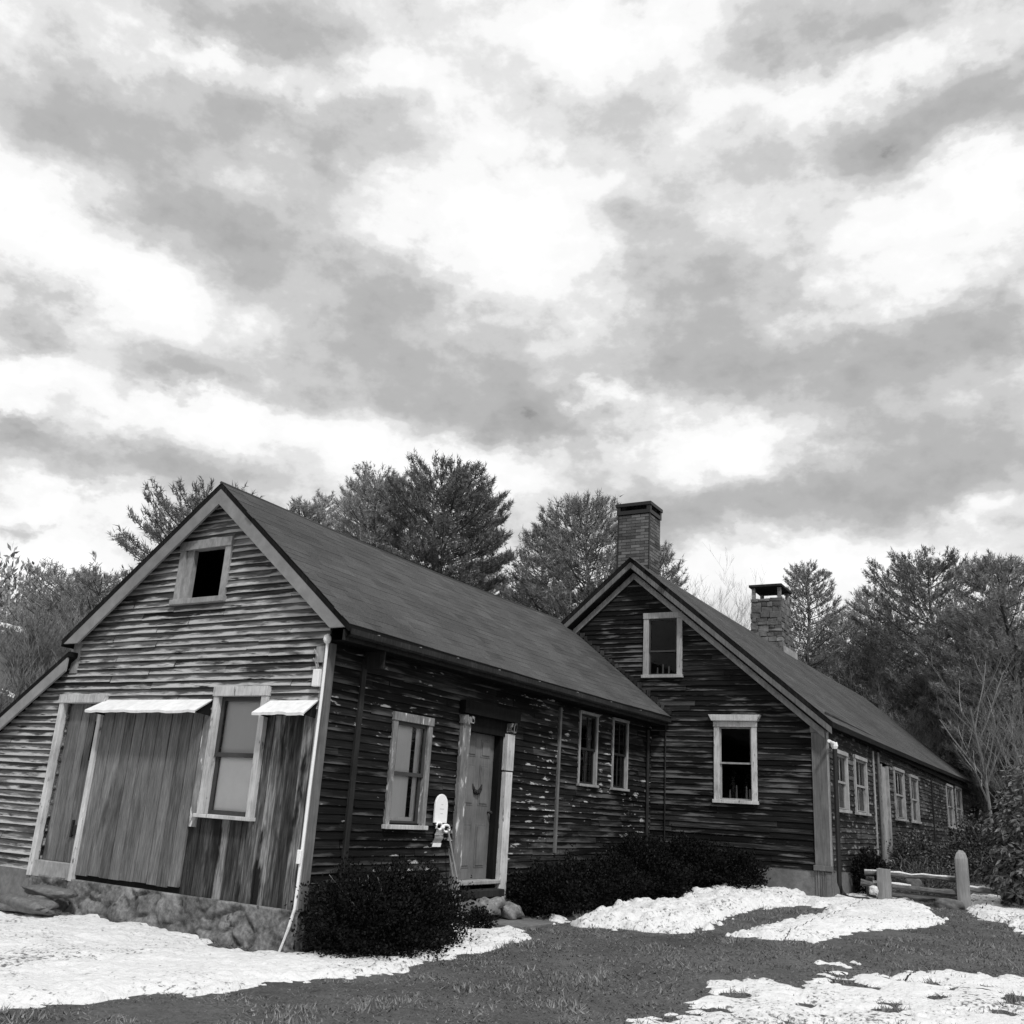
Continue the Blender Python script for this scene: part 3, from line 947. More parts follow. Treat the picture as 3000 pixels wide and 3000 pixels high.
# --- main house trim
mb = MB(); mb.box(MG, -.235, .02, -.01, .045, .55, 2.80, .55); mb.box(MG, -.26, .045, -.01, .07, .47, .555, .6); mb.box(MG, -.25, .035, -.01, .06, 2.72, 2.82, .5)
mb.build('corner_pilaster', 'pilaster', H, bevel=.006)
mb = MB(); mb.box(ML, -.04, .10, .0, .03, .47, 2.8, .5); mb.build('corner_board', 'dull_trim', H)
mb = MB(); mb.tube([MG(-2.9, .04, 3.0), MG(-2.9, .04, .6)], .012, 6); mb.build('cable', 'dark_trim', H)
mb = MB(); mb.box(ML, 4.22, 4.36, .0, .03, .45, 2.75, .5); mb.build('corner_board', 'dull_trim', H)
mb = MB(); mb.tube([ML(4.62, .06, 2.75), ML(4.65, .06, .60), ML(4.65, .09, .5), ML(4.65, .2, .46)], .03, 8); mb.build('downspout', 'pilaster', H)
mb = MB(); mb.box(ML, 5.08, 6.02, -.05, .04, .45, .6, .4); mb.box(ML, 5.08, 5.2, -.05, .04, .6, 2.55, .5); mb.box(ML, 5.9, 6.02, -.05, .04, .6, 2.55, .5)
sd = mb.build('side_door', 'dull_trim', H)
mb = MB(); mb.box(ML, 5.2, 5.9, -.06, -.01, .6, 2.52, .5); mb.build('panel', 'dull_trim', sd)
mb = MB(); mb.box(ML, 13.1, 13.25, .0, .05, .5, 2.7, .3); mb.build('batten', 'dark_trim', H)
# white elbow and the dark downspout below it at the near corner of the side wall
mb = MB(); mb.tube([ML(-.30, .12, 2.56), ML(-.12, .12, 2.55), ML(.02, .13, 2.55)], .028, 8)
mb.tube([ML(.02, .13, 2.56), ML(.03, .14, 2.50), ML(.03, .14, 2.43)], [.055, .06, .03], 8)
el = mb.build('gutter_elbow', 'white_metal', H)
mb = MB(); mb.tube([ML(.03, .14, 2.48), ML(.03, .13, .30), ML(.06, .16, .15), ML(.2, .30, .07), ML(.45, .5, .06)], .04, 8)
mb.build('downspout', 'black_metal', H)

# --- foundations
def rubble(fr, u0, u1, z0, z1, seed, mat, amp=.07, dens=26, off=.02, name='foundation'):
    r2 = np.random.default_rng(seed)
    st = .022
    us = np.arange(u0, u1 + st, st); zs = np.arange(z0, z1 + st * .5, st)
    U, Zz = np.meshgrid(us, zs)
    k = int((u1 - u0) * (z1 - z0) * dens)
    cu, cz = r2.uniform(u0, u1, k), r2.uniform(z0, z1, k)
    hh = r2.uniform(.5, 1.1, k)
    wob = fbm(U * 7, Zz * 7, 3, seed) * .09
    dd = np.hypot((U + wob)[..., None] - cu, ((Zz + wob)[..., None] - cz) * 1.7)
    srt = np.argsort(dd, -1)
    i0 = srt[..., 0]
    d0 = np.take_along_axis(dd, srt[..., :1], -1)[..., 0]; d1 = np.take_along_axis(dd, srt[..., 1:2], -1)[..., 0]
    e = np.clip((d1 - d0) * 9 + fbm(U * 5, Zz * 5, 3, seed + 9) * 1.6 + .05, 0, 1)
    dep = off + amp * (1 - (1 - e) ** 2) * hh[i0] + .035 * fbm(U * 11, Zz * 16, 4, seed + 3)
    dep = dep + .10 * np.clip((z1 - Zz) / (z1 - z0), 0, 1) ** 2
    V = np.stack([fr.o[0] + fr.u[0] * U + fr.n[0] * dep, fr.o[1] + fr.u[1] * U + fr.n[1] * dep, Zz], -1).reshape(-1, 3)
    top = V.reshape(U.shape + (3,))[-1].copy()
    bk = top - np.array([fr.n[0], fr.n[1], 0]) * .3
    tone = (.15 + .7 * (hh[i0] - .5) / .6 * e + .15 * e).reshape(-1)
    id_ = np.arange(U.size).reshape(U.shape)
    q = np.stack([id_[:-1, :-1], id_[:-1, 1:], id_[1:, 1:], id_[1:, :-1]], -1).reshape(-1, 4)
    b_ = U.size + np.arange(len(us))
    q2 = np.stack([id_[-1, :-1], id_[-1, 1:], b_[1:], b_[:-1]], -1)
    return np_mesh(name, np.concatenate([V, bk]), np.concatenate([q, q2]), mat, np.concatenate([tone, tone[-len(us):]]), H, smooth=True)
rubble(G, -4.62, .03, -.62, -.005, 3, 'rubble', .05, 15, .02)
rubble(LW, -.05, 9.0, -.7, -.01, 5, 'rubble', .04, 14, -.02)
mb = MB(); mb.box(G, -7.2, -4.63, -.05, .04, -.7, .03, .5); mb.build('foundation', 'parge', H)
mb = MB(); mb.box(MG, -3.4, .04, -.05, .012, -.4, .468, .5); mb.box(ML, -.04, 23.8, -.06, .012, -.4, .448, .4)
mb.build('foundation', 'parge', H)
mb = MB()
for k in range(7):
    mb.box(MG, -.24 + k * .038, -.21 + k * .038, .014, .03, -.1, .46, random.random())
mb.build('vent_board', 'pilaster', H)

# --- chimneys
def brick_stack(name, a0, a1, c0, c1, z0, z1, label):
    mb = MB()
    bh, bl, g = .065, .205, .01
    mb.box(ML, c0 + .012, c1 - .012, a0 + .012, a1 - .012, z0, z1 - .01, .12)
    k = 0
    z = z0
    while z < z1 - .01:
        sh = bl / 2 if k % 2 else 0
        for (lo_, hi_, wall) in ((a0, a1, 'f'), (a0, a1, 'b'), (c0, c1, 'l'), (c0, c1, 'r')):
            u = lo_ - sh
            while u < hi_ - .01:
                p, q = max(lo_, u), min(hi_, u + bl - g)
                if q - p > .02:
                    t = random.random()
                    if wall == 'f': mb.box(ML, c0, c0 + .02, p, q, z, z + bh - g, t)
                    if wall == 'b': mb.box(ML, c1 - .02, c1, p, q, z, z + bh - g, t)
                    if wall == 'l': mb.box(ML, p, q, a0, a0 + .02, z, z + bh - g, t)
                    if wall == 'r': mb.box(ML, p, q, a1 - .02, a1, z, z + bh - g, t)
                u += bl
        z += bh
        k += 1
    o = mb.build(name, 'brick', main_roof)
    o['label'] = label
    return o
ch = brick_stack('chimney', -4.15, -3.44, .32, .92, 5.2, 7.16, 'tall square brick chimney with dark cap')
mb = MB()
mb.box(ML, .30, .94, -4.17, -3.42, 7.16, 7.24, .3)
for a in (-4.17, -3.50):
    for c in (.30, .86):
        mb.box(ML, c, c + .08, a, a + .08, 7.24, 7.33, .3)
mb.box(ML, .28, .96, -4.19, -3.40, 7.33, 7.40, .3)
mb.build('chimney_cap', 'black_metal', ch)
# strap irons at the corners
mb = MB()
for a, s in ((-4.15, -1), (-3.44, 1)):
    mb.box(ML, .312, .345, a - (.004 if s > 0 else .004), a + .006 if s > 0 else a + .03, 5.6, 7.16, .3)
mb.build('corner_iron', 'black_metal', ch)

def stone_stack():
    mb = MB()
    rnd = random.Random(9)
    z = 5.0
    while z < 7.70:
        hgt = rnd.uniform(.09, .18)
        t = (z - 5) / 2.7
        A0, A1, C0, C1 = -4.50 + .05 * t, -3.50 - .06 * t, 11.0 + .04 * t, 12.35 - .25 * t
        for (lo_, hi_, w_) in ((A0, A1, 'f'), (A0, A1, 'b'), (C0, C1, 'l'), (C0, C1, 'r')):
            u = lo_
            while u < hi_ - .02:
                q = min(hi_, u + rnd.uniform(.14, .36))
                if hi_ - q < .08: q = hi_
                pr = rnd.uniform(0, .03)
                tt = rnd.random()
                zz0, zz1 = z + .004 + rnd.uniform(-.012, .012), z + hgt - .004 + rnd.uniform(-.015, .015)
                if w_ == 'f': mb.box(ML, C0 - pr, C0 + .15, u + .005, q - .005, zz0, zz1, tt, .018)
                if w_ == 'b': mb.box(ML, C1 - .15, C1 + pr, u + .005, q - .005, zz0, zz1, tt, .018)
                if w_ == 'l': mb.box(ML, u + .005, q - .005, A0 - pr, A0 + .15, zz0, zz1, tt, .018)
                if w_ == 'r': mb.box(ML, u + .005, q - .005, A1 - .15, A1 + pr, zz0, zz1, tt, .018)
                u = q
        z += hgt
    mb.box(ML, 11.05, 12.05, -4.42, -3.6, 5.0, 7.68, .3)
    o = mb.build('chimney', 'stone_chimney', main_roof, bevel=.01)
    o['label'] = 'squat fieldstone chimney with raised slab cap'
    for a in (-4.44, -3.66):
        for c in (11.06, 11.98):
            mb = MB(); mb.box(ML, c, c + .10, a, a + .10, 7.70, 8.04, .5, .006)
            mb.build('cap_post', 'stone', o)
    mb = MB(); mb.box(ML, 10.95, 12.2, -4.50, -3.50, 8.042, 8.12, .4)
    mb.build('chimney_cap', 'dark_trim', o, bevel=.01)
    mb = MB()
    mb.box(ML, 11.0, 12.42, -3.50, -3.44, 5.6, 6.22, .7)
    mb.build('flashing', 'dull_trim', o)
MAT['stone_chimney'] = weathered('chimney_stone', [(0, .045), (.5, .11), (1, .20)], 14, 2.5, .8, .5, .5, .95, .5)
stone_stack()

# ------------------------------------------------------------------ small things by the house
def blob(mb, c, r, seed, n=14, m=9, amp=.12, flat=1.0, tone=.5):
    """irregular rounded stone"""
    r2 = random.Random(seed)
    ph = [(r2.uniform(0, 6.3), r2.uniform(1, 3.2), r2.uniform(.3, 1)) for _ in range(5)]
    i = len(mb.v)
    for a in range(m + 1):
        th = math.pi * a / m
        for b in range(n):
            w = 2 * math.pi * b / n
            d = Vector((math.sin(th) * math.cos(w), math.sin(th) * math.sin(w), math.cos(th)))
            s = 1 + amp * sum(k * math.sin(f * (d.x * 1.7 + d.y * 2.3 + d.z * 2) + p) for p, f, k in ph) / 2
            # squarish
            q = max(abs(d.x), abs(d.y), abs(d.z)) ** -.55
            mb.v.append((c[0] + d.x * r[0] * s * q, c[1] + d.y * r[1] * s * q, c[2] + d.z * r[2] * s * q))
    mb.t += [tone] * (n * (m + 1)); mb.e += [0.0] * (n * (m + 1))
    for a in range(m):
        for b in range(n):
            mb.f.append((i + a * n + b, i + (a + 1) * n + b, i + (a + 1) * n + (b + 1) % n, i + a * n + (b + 1) % n))

def rock(name, c, r, seed, mat, label, cat='stone', group=None, amp=.20):
    mb = MB(); blob(mb, c, r, seed, 18, 11, amp)
    o = mb.build(name, mat, None, (c[0], c[1], c[2] - r[2]), smooth=True)
    return tag(o, label, cat, group)
rock('stone_slab', (-3.77, -.30, -.14), (.42, .17, .055), 3, 'slate_step', 'upper flat stone step under the plank door', 'step', 'stone steps at the plank door')
rock('stone_slab', (-3.72, -.62, -.27), (.47, .22, .085), 4, 'slate_step', 'lower long rounded stone step before the plank door', 'step', 'stone steps at the plank door')
rock('stone_block', (.30, 3.20, -.08), (.15, .19, .11), 5, 'stone', 'pale gray stone block against the doorstep on the left', 'stone', 'stones at the front door')
rock('stone_block', (.40, 3.60, -.14), (.14, .18, .10), 6, 'stone', 'squat pale stone block beside the right door post', 'stone', 'stones at the front door')
rock('stone_block', (.24, 2.86, -.10), (.14, .16, .10), 8, 'slate_step', 'darker stone half hidden behind the rounded shrub', 'stone', 'stones at the front door')
mb = MB(); mb.box(W, .05, .95, 2.95, 4.25, -.32, -.235, .5)
o = mb.build('path', 'parge', None, (.5, 3.6, -.3), bevel=.01); tag(o, kind='structure')

# plaque with bow on the wall beside the door
pq = thing('wall_plaque', (.05, 2.34, .9), 'white round topped plaque with bow and hanging ribbon beside the window', 'plaque')
mb = MB()
pts = [(-.135, .02), (.135, .02)]
pts += [(.135, .23)] + [(.135 * math.cos(t), .23 + .135 * math.sin(t) * (1.05)) for t in np.linspace(.35, math.pi - .35, 9)] + [(-.135, .23)]
mb.prism(Fr((0, 2.335), (0, 1), (1, 0)), [(a, .90 + b) for a, b in pts], .03, .058)
mb.build('board', 'white_board', pq, bevel=.006)
mb = MB()
for z, w in ((1.14, .04), (1.085, .09), (1.03, .05)):
    mb.box(LW, 2.34 - w / 2, 2.34 + w / 2, .0585, .0595, z, z + .010, .2)
mb.build('faded_mark', 'gray_faint', pq) if 'gray_faint' in MAT else None
MAT['gray_faint'] = plain('faded_paint', .62, .6, .2)
mb.build('faded_mark', 'gray_faint', pq)
mb = MB()
for s in (-1, 1):
    loop = []
    for t in np.linspace(0, 2 * math.pi, 15):
        loop.append(LW(2.34 + s * (.075 - .075 * math.cos(t)) , .075 + .02 * math.sin(t / 2), .87 + .042 * math.sin(t) - s * .012))
    mb.tube(loop, .017, 6)
mb.tube([LW(2.315, .08, .865), LW(2.34, .095, .87), LW(2.365, .08, .865)], [.02, .03, .02], 8)
mb.build('bow', 'white_board', pq, smooth=True)
def ribbon(mb, u0, u1, w, z0, z1, d, bend):
    n = 10
    for i in range(n):
        a, b = i / n, (i + 1) / n
        f = lambda t: (u0 + (u1 - u0) * t, z0 + (z1 - z0) * t, d + bend * math.sin(t * 5))
        (p, z_, q), (p2, z2, q2) = f(a), f(b)
        mb.face([LW(p - w, q, z_), LW(p + w, q + .006, z_), LW(p2 + w, q2 + .006, z2), LW(p2 - w, q2, z2)])
        mb.face([LW(p - w, q - .006, z_), LW(p2 - w, q2 - .006, z2), LW(p2 + w, q2, z2), LW(p + w, q, z_)])
mb = MB(); ribbon(mb, 2.34, 2.33, .085, .85, .775, .055, .01); mb.build('ribbon', 'white_board', pq)
mb = MB(); ribbon(mb, 2.33, 2.30, .085, .775, .68, .05, .008); mb.build('ribbon_tail', 'gray_cloth', pq)
mb = MB(); ribbon(mb, 2.30, 2.285, .085, .68, .635, .052, .0); mb.build('ribbon_tip', 'white_cloth', pq)

# two weathered poles leaning beside the door
for k, (a, b) in enumerate((((.10, 2.44, .86), (.34, 2.62, -.28)), ((.10, 2.50, .62), (.30, 2.55, -.28)))):
    mb = MB(); mb.tube([a, ((a[0] + b[0]) / 2, (a[1] + b[1]) / 2 + .01, (a[2] + b[2]) / 2), b], [.012, .014, .015], 6)
    o = mb.build('garden_stake', 'post', None, b)
    tag(o, ['long thin wooden stake leaning beside the front door', 'shorter thin stake leaning behind the rounded shrub'][k], 'stake', 'stakes leaning beside the door')
rock('fallen_stick', (.62, 4.05, -.22), (.02, .12, .02), 2, 'post', 'short pale stick lying on the ground by the path', 'stick')

# ------------------------------------------------------------------ fence
fe = thing('rail_fence', (4.45, 10.2, 0.0), 'weathered two post rail fence with snow dusted rails', 'fence')
def post(mb, cx, cy, r, z0, z1, top, seed):
    r2 = random.Random(seed)
    rows = [(z0, 1.0), (z0 + (z1 - z0) * .35, .97), (z0 + (z1 - z0) * .7, .98), (z1 - .13, .96)]
    rows += [(z1 - .05, .72), (z1, .3)] if top == 'point' else [(z1 - .01, .95), (z1, .9)]
    n = 12
    i = len(mb.v)
    for z, s in rows:
        for k in range(n):
            w = 2 * math.pi * k / n + .3
            q = max(abs(math.cos(w)), abs(math.sin(w))) ** -.6
            s2 = s * r * q * (1 + r2.uniform(-.05, .05))
            mb.v.append((cx + s2 * math.cos(w), cy + s2 * math.sin(w), z + r2.uniform(-.008, .008)))
    m = len(rows)
    mb.t += [.5] * (n * m); mb.e += [0.0] * (n * m)
    for a in range(m - 1):
        for k in range(n):
            mb.f.append((i + a * n + k, i + a * n + (k + 1) % n, i + (a + 1) * n + (k + 1) % n, i + (a + 1) * n + k))
    mb.f.append(tuple(i + (m - 1) * n + k for k in range(n)))
mb = MB(); post(mb, 3.87, 10.05, .115, -.1, .555, 'flat', 1); mb.build('post', 'post', fe)
mb = MB(); post(mb, 5.06, 10.34, .105, -.1, .93, 'point', 2); mb.build('post', 'post', fe)
def rail(z0, z1, x0, x1, r, off, seed):
    r2 = random.Random(seed); mb = MB()
    y = lambda x: 10.05 + (x - 3.87) * .2437 + off
    pts, rad = [], []
    for i in range(9):
        t = i / 8
        xx = x0 + (x1 - x0) * t
        pts.append((xx, y(xx), z0 + (z1 - z0) * t + r2.uniform(-.012, .012))); rad.append(r * r2.uniform(.8, 1.15))
    mb.tube(pts, rad, 7)
    rb = mb.build('rail', 'rail', fe)
    return rb, pts, rad
for a in ((.47, .46, 3.55, 5.0, .042, .10, 1), (.30, .24, 3.5, 5.05, .05, .02, 2), (.16, .13, 3.95, 5.0, .045, .06, 3), (.34, .30, 5.1, 5.75, .05, .05, 4)):
    rb, pts, rad = rail(*a)
    if a[6] in (1, 2, 4):
        mb = MB()
        q = pts[1:5] if a[6] == 2 else pts
        mb.tube([(p[0], p[1], p[2] + r * .75) for p, r in zip(q, rad)], [r * .55 for r in rad[:len(q)]], 7)
        mb.build('snow_cap', 'snow', rb, smooth=True)
# a short upright stub behind the left post
st = MB(); st.tube([(3.62, 10.25, -.05), (3.6, 10.25, .40)], [.09, .07], 8)
tag(st.build('tree_stump', 'rail', None, (3.62, 10.25, 0)), 'dark short stump behind the left fence post', 'stump')
rock('snow_lump', (3.73, 9.85, .20), (.07, .07, .07), 12, 'snow', 'small round lump of snow beside the left fence post', 'snow lump')
rock('fieldstone', (4.25, 10.55, .33), (.14, .12, .10), 14, 'slate_step', 'gray rounded stone seen between the fence rails', 'stone')
rock('fieldstone', (4.85, 10.1, .07), (.22, .12, .09), 15, 'slate_step', 'flat gray stone leaning at the right fence post', 'stone')

# ------------------------------------------------------------------ plants
def leaves(P, D, size, wid, mat, name, parent, tone, org=None):
    """rhombus leaf at each point P along direction D"""
    n = len(P)
    D = D / (np.linalg.norm(D, axis=1, keepdims=True) + 1e-9)
    r = rng.normal(0, 1, (n, 3))
    S = np.cross(D, r); S /= (np.linalg.norm(S, axis=1, keepdims=True) + 1e-9)
    s = size * rng.uniform(.6, 1.3, (n, 1)); w = wid * rng.uniform(.7, 1.2, (n, 1))
    V = np.stack([P, P + D * s * .5 + S * w, P + D * s, P + D * s * .5 - S * w], 1).reshape(-1, 3)
    return np_mesh(name, V, np.arange(4 * n).reshape(-1, 4), mat, np.repeat(tone, 4), parent)

def shrub(name, base, lobes, n, size, wid, mat, label, cat='shrub', stems=6, group=None, ragged=.24, stem_mat='bark'):
    t = thing(name, base, label, cat, group)
    Ps, Ds = [], []
    tot = sum(l[3] * l[4] + l[4] * l[5] + l[3] * l[5] for l in lobes)
    for (cx, cy, cz, rx, ry, rz) in lobes:
        k = int(n * (rx * ry + ry * rz + rx * rz) / tot)
        d = rng.normal(0, 1, (k, 3)); d /= np.linalg.norm(d, axis=1, keepdims=True)
        lump = 1 + ragged * (np.sin(d[:, 0] * 7 + cx * 9) * np.sin(d[:, 1] * 8 + 1) + .7 * np.sin(d[:, 2] * 11 + d[:, 0] * 6))
        q = np.clip(rng.beta(4, 1.2, k), .2, 1) * lump
        q *= 1 + (rng.random(k) < .07) * rng.uniform(.02, .32, k)
        p = np.stack([cx + d[:, 0] * rx * q, cy + d[:, 1] * ry * q, cz + d[:, 2] * rz * q], -1)
        Ps.append(p); Ds.append(d * .8 + rng.normal(0, .6, (k, 3)) + np.array([0, 0, .35]))
    P, Dd = np.concatenate(Ps), np.concatenate(Ds)
    ok = P[:, 2] > base[2] - .05
    P, Dd = P[ok], Dd[ok]
    leaves(P, Dd, size, wid, mat, 'foliage', t, np.clip(rng.normal(.16, .12, len(P)) + (rng.random(len(P)) < .03) * .8, 0, 1))  # a few much paler leaves: lit leaf tips put into the colour
    mb = MB()
    for k in range(stems):
        l = random.choice(lobes)
        a = Vector((base[0] + random.uniform(-.1, .1), base[1] + random.uniform(-.1, .1), base[2] - .03))
        b = Vector((l[0] + random.uniform(-.7, .7) * l[3], l[1] + random.uniform(-.7, .7) * l[4], l[2] + l[5] * random.uniform(.4, .95)))
        m_ = (a + b) / 2 + Vector((random.uniform(-.08, .08), random.uniform(-.08, .08), .05))
        mb.tube([a, m_, b], [.014, .010, .004], 5)
    mb.build('stem', stem_mat, t)
    return t
shrub('rounded_shrub', (.62, .75, -.42), [(.55, .28, -.06, .50, .55, .52), (.58, 1.15, -.08, .50, .70, .54), (.75, .7, -.22, .48, .75, .30)], 52000, .036, .012, 'yew',
      'big rounded black shrub at the near house corner', stems=14, stem_mat='post')
shrub('small_shrub', (.62, 2.50, -.36), [(.62, 2.50, -.2, .17, .19, .17)], 2200, .034, .010, 'yew', 'small dark shrub in front of the door stones', stems=4)
shrub('low_hedge', (.55, 5.3, -.2), [(.50, 4.45, .05, .48, .62, .36), (.52, 5.4, .08, .52, .8, .40), (.6, 6.3, .10, .55, .7, .40)], 42000, .040, .014, 'yew',
      'low clipped black hedge along the wing wall under the paired windows', 'hedge', stems=6)
shrub('tall_hedge', (1.0, 8.1, 0), [(.55, 7.6, .38, .55, .85, .44), (1.1, 8.3, .42, .65, .6, .45), (1.8, 8.6, .35, .45, .42, .38), (.9, 7.2, .2, .55, .6, .42)], 46000, .042, .015, 'yew',
      'taller dark hedge in the corner before the main gable', 'hedge', stems=6)
shrub('wall_shrub', (3.45, 11.2, 0), [(3.45, 11.0, .42, .28, .55, .36)], 4500, .05, .016, 'yew', 'dark shrub against the side wall left of the fence', stems=6)
shrub('wall_shrub', (3.4, 16.2, 0), [(3.35, 15.2, .5, .32, .9, .6), (3.35, 17.2, .6, .32, 1.1, .55), (3.35, 19, .4, .3, 1.0, .5)], 11000, .06, .02, 'laurel', 'wide dark shrub against the side wall behind the fence', stems=8)
shrub('dark_shrub', (4.7, 19.6, .1), [(4.4, 19.4, .6, .8, .9, .9), (5.4, 19.9, .8, .9, .9, 1.1), (4.0, 21.5, .7, .7, .9, 1.0)], 12000, .07, .024, 'laurel', 'low dark shrub at the far end of the main house wall', stems=8)
shrub('weeds', (4.35, 11.3, 0), [(4.3, 11.2, .28, .7, .35, .32)], 2600, .14, .006, 'grass', 'dry pale weeds behind the fence rails', 'weeds', stems=8, ragged=.3)

# broadleaf evergreen at the right edge: whorls of long leaves on short stems
def rhododendron():
    base = (6.0, 10.9, .03)
    t = thing('rhododendron', base, 'large dark broadleaf evergreen shrub beyond the right fence post', 'shrub')
    lobes = [(6.05, 10.9, .95, .74, .8, 1.1), (5.95, 10.6, .55, .48, .6, .6), (6.75, 10.9, 1.45, .95, .9, 1.3), (6.3, 11.8, 1.6, .8, .9, 1.15), (7.3, 10.4, 1.0, .9, .9, 1.1), (5.85, 11.7, .6, .45, .5, .6)]
    P, D_ = [], []
    for (cx, cy, cz, rx, ry, rz) in lobes:
        for k in range(230):
            d = rng.normal(0, 1, 3); d /= np.linalg.norm(d)
            if cz + d[2] * rz < .03: continue
            q = rng.uniform(.72, 1.06) + .1 * math.sin(d[0] * 9) * math.sin(d[2] * 7)
            c = np.array([cx + d[0] * rx * q, cy + d[1] * ry * q, cz + d[2] * rz * q])
            ax = d * .7 + np.array([0, 0, .6]); ax /= np.linalg.norm(ax)
            m = rng.integers(7, 12)
            for i in range(m):
                r = rng.normal(0, 1, 3); r -= ax * (r @ ax); r /= np.linalg.norm(r)
                P.append(c); D_.append(r * .95 + ax * rng.uniform(-.35, .35) + np.array([0, 0, -.15]))
    P, D_ = np.array(P), np.array(D_)
    leaves(P, D_, .13, .022, 'laurel', 'foliage', t, np.clip(rng.normal(.45, .25, len(P)), 0, 1))
    mb = MB()
    for k in range(12):
        l = lobes[k % 6]
        a = Vector((base[0] + random.uniform(-.2, .4), base[1] + random.uniform(-.2, .2), -.03))
        b = Vector((l[0] + random.uniform(-.4, .4), l[1] + random.uniform(-.4, .4), l[2] + l[5] * .5))
        mb.tube([a, (a + b) / 2 + Vector((0, 0, .1)), b], [.03, .02, .008], 6)
    mb.build('stem', 'bark', t)
rhododendron()

# ------------------------------------------------------------------ pines
def pine(x, y, ztop, rad, label, mat='needle', crown=.35, seed=0, rounded=.55, dens=1.0, lean=0.0, group='pines behind the farmhouse'):
    r = np.random.default_rng(seed + 100)
    rn = random.Random(seed)
    zb = float(gz(x, y))
    t = thing('pine_tree', (x, y, zb), label, 'pine tree', group)
    ztop = ztop - .34 * rad
    hgt = ztop - zb
    ax = lambda z: Vector((x + lean * ((z - zb) / hgt) ** 2 + .12 * math.sin(z * .9 + seed), y + .12 * math.cos(z * .8 + seed), z))
    mb = MB()
    zs = np.linspace(zb - .1, ztop - .25, 14)
    mb.tube([ax(z) for z in zs], [max(.02, (.035 * hgt ** .9 * .6) * (1 - (z - zb) / hgt) + .02) for z in zs], 8)
    P, D_ = [], []
    z = zb + hgt * crown
    step = max(.32, rad * .16)
    while z < ztop - .15:
        f = (ztop - z) / (hgt * (1 - crown))            # 0 top .. 1 crown base
        prof = min(1.0, (f / .38) ** rounded) * (1 - max(0, f - .7) * .9)
        L0 = rad * prof * rn.uniform(.85, 1.1)
        nb = max(4, int(round(5 + 2 * dens)))
        a0 = rn.uniform(0, 6.28)
        for k in range(nb):
            if rn.random() < .10: continue
            an = a0 + 2 * math.pi * k / nb + rn.uniform(-.3, .3)
            L1 = max(.25, L0 * rn.uniform(.74, 1.06))
            up = .25 + .75 * (1 - f) + rn.uniform(-.12, .15)
            dr = Vector((math.cos(an), math.sin(an), 0))
            p0 = ax(z + rn.uniform(-.1, .1))
            pts = []
            for i in range(6):
                s = i / 5
                pts.append(p0 + dr * (L1 * s) + Vector((0, 0, L1 * (up * .48 * s + .22 * s * s - (.28 * f) * s))))
            mb.tube(pts, [.012 + .018 * L1 * (1 - i / 5) * .5 for i in range(6)], 4, cap=False)
            # foliage tufts: along the outer part, and on side shoots
            ns = max(8, int((L1 + .3) * 15 * dens))
            for i in range(ns):
                s = 1 - (rn.random() ** 1.35) * .80
                j = min(4, int(s * 5)); q = s * 5 - j
                p = pts[j].lerp(pts[j + 1], q)
                side = Vector((-dr.y, dr.x, 0)) * rn.choice((-1, 1))
                sl = rn.uniform(0, .55) * L1 * (1.1 - s) + rn.uniform(0, .22)
                pd = (dr * .75 + side * .7 + Vector((0, 0, .35))).normalized()
                c = p + pd * sl
                td = (dr * .6 + side * .35 * rn.random() + Vector((rn.uniform(-.25, .25), rn.uniform(-.25, .25), .75 + .5 * (1 - f)))).normalized()
                P.append(c); D_.append(td)
        z += step * rn.uniform(.75, 1.2)
    # leader tuft
    for i in range(8):
        P.append(ax(ztop - rn.uniform(.1, .6))); D_.append(Vector((rn.uniform(-.3, .3), rn.uniform(-.3, .3), 1)))
    P = np.array(P); D_ = np.array(D_)
    m = len(P)
    K = 9
    # each tuft: a short shoot carrying needles like a bottle brush
    ln = r.uniform(.12, .34, (m, 1, 1)) * min(1.25, .8 + rad * .12)
    s = r.random((m, K, 1))
    base = P[:, None, :] + D_[:, None, :] * ln * s
    nd = D_[:, None, :] * .8 + r.normal(0, .55, (m, K, 3))
    nd /= np.linalg.norm(nd, axis=2, keepdims=True)
    nl = r.uniform(.12, .22, (m, K, 1)); nw = r.uniform(.010, .020, (m, K, 1))
    sd_ = np.cross(nd, r.normal(0, 1, (m, K, 3))); sd_ /= np.linalg.norm(sd_, axis=2, keepdims=True) + 1e-9
    V = np.stack([base - sd_ * nw, base + sd_ * nw, base + nd * nl], 2).reshape(-1, 3)
    tn = np.clip(r.normal(.45, .2, (m, 1, 1)) + r.normal(0, .12, (m, K, 1)), 0, 1)
    np_mesh('crown', V, np.arange(len(V)).reshape(-1, 3), mat, np.repeat(tn.reshape(-1), 3), t)
    mb.build('trunk', 'bark', t)
    return t

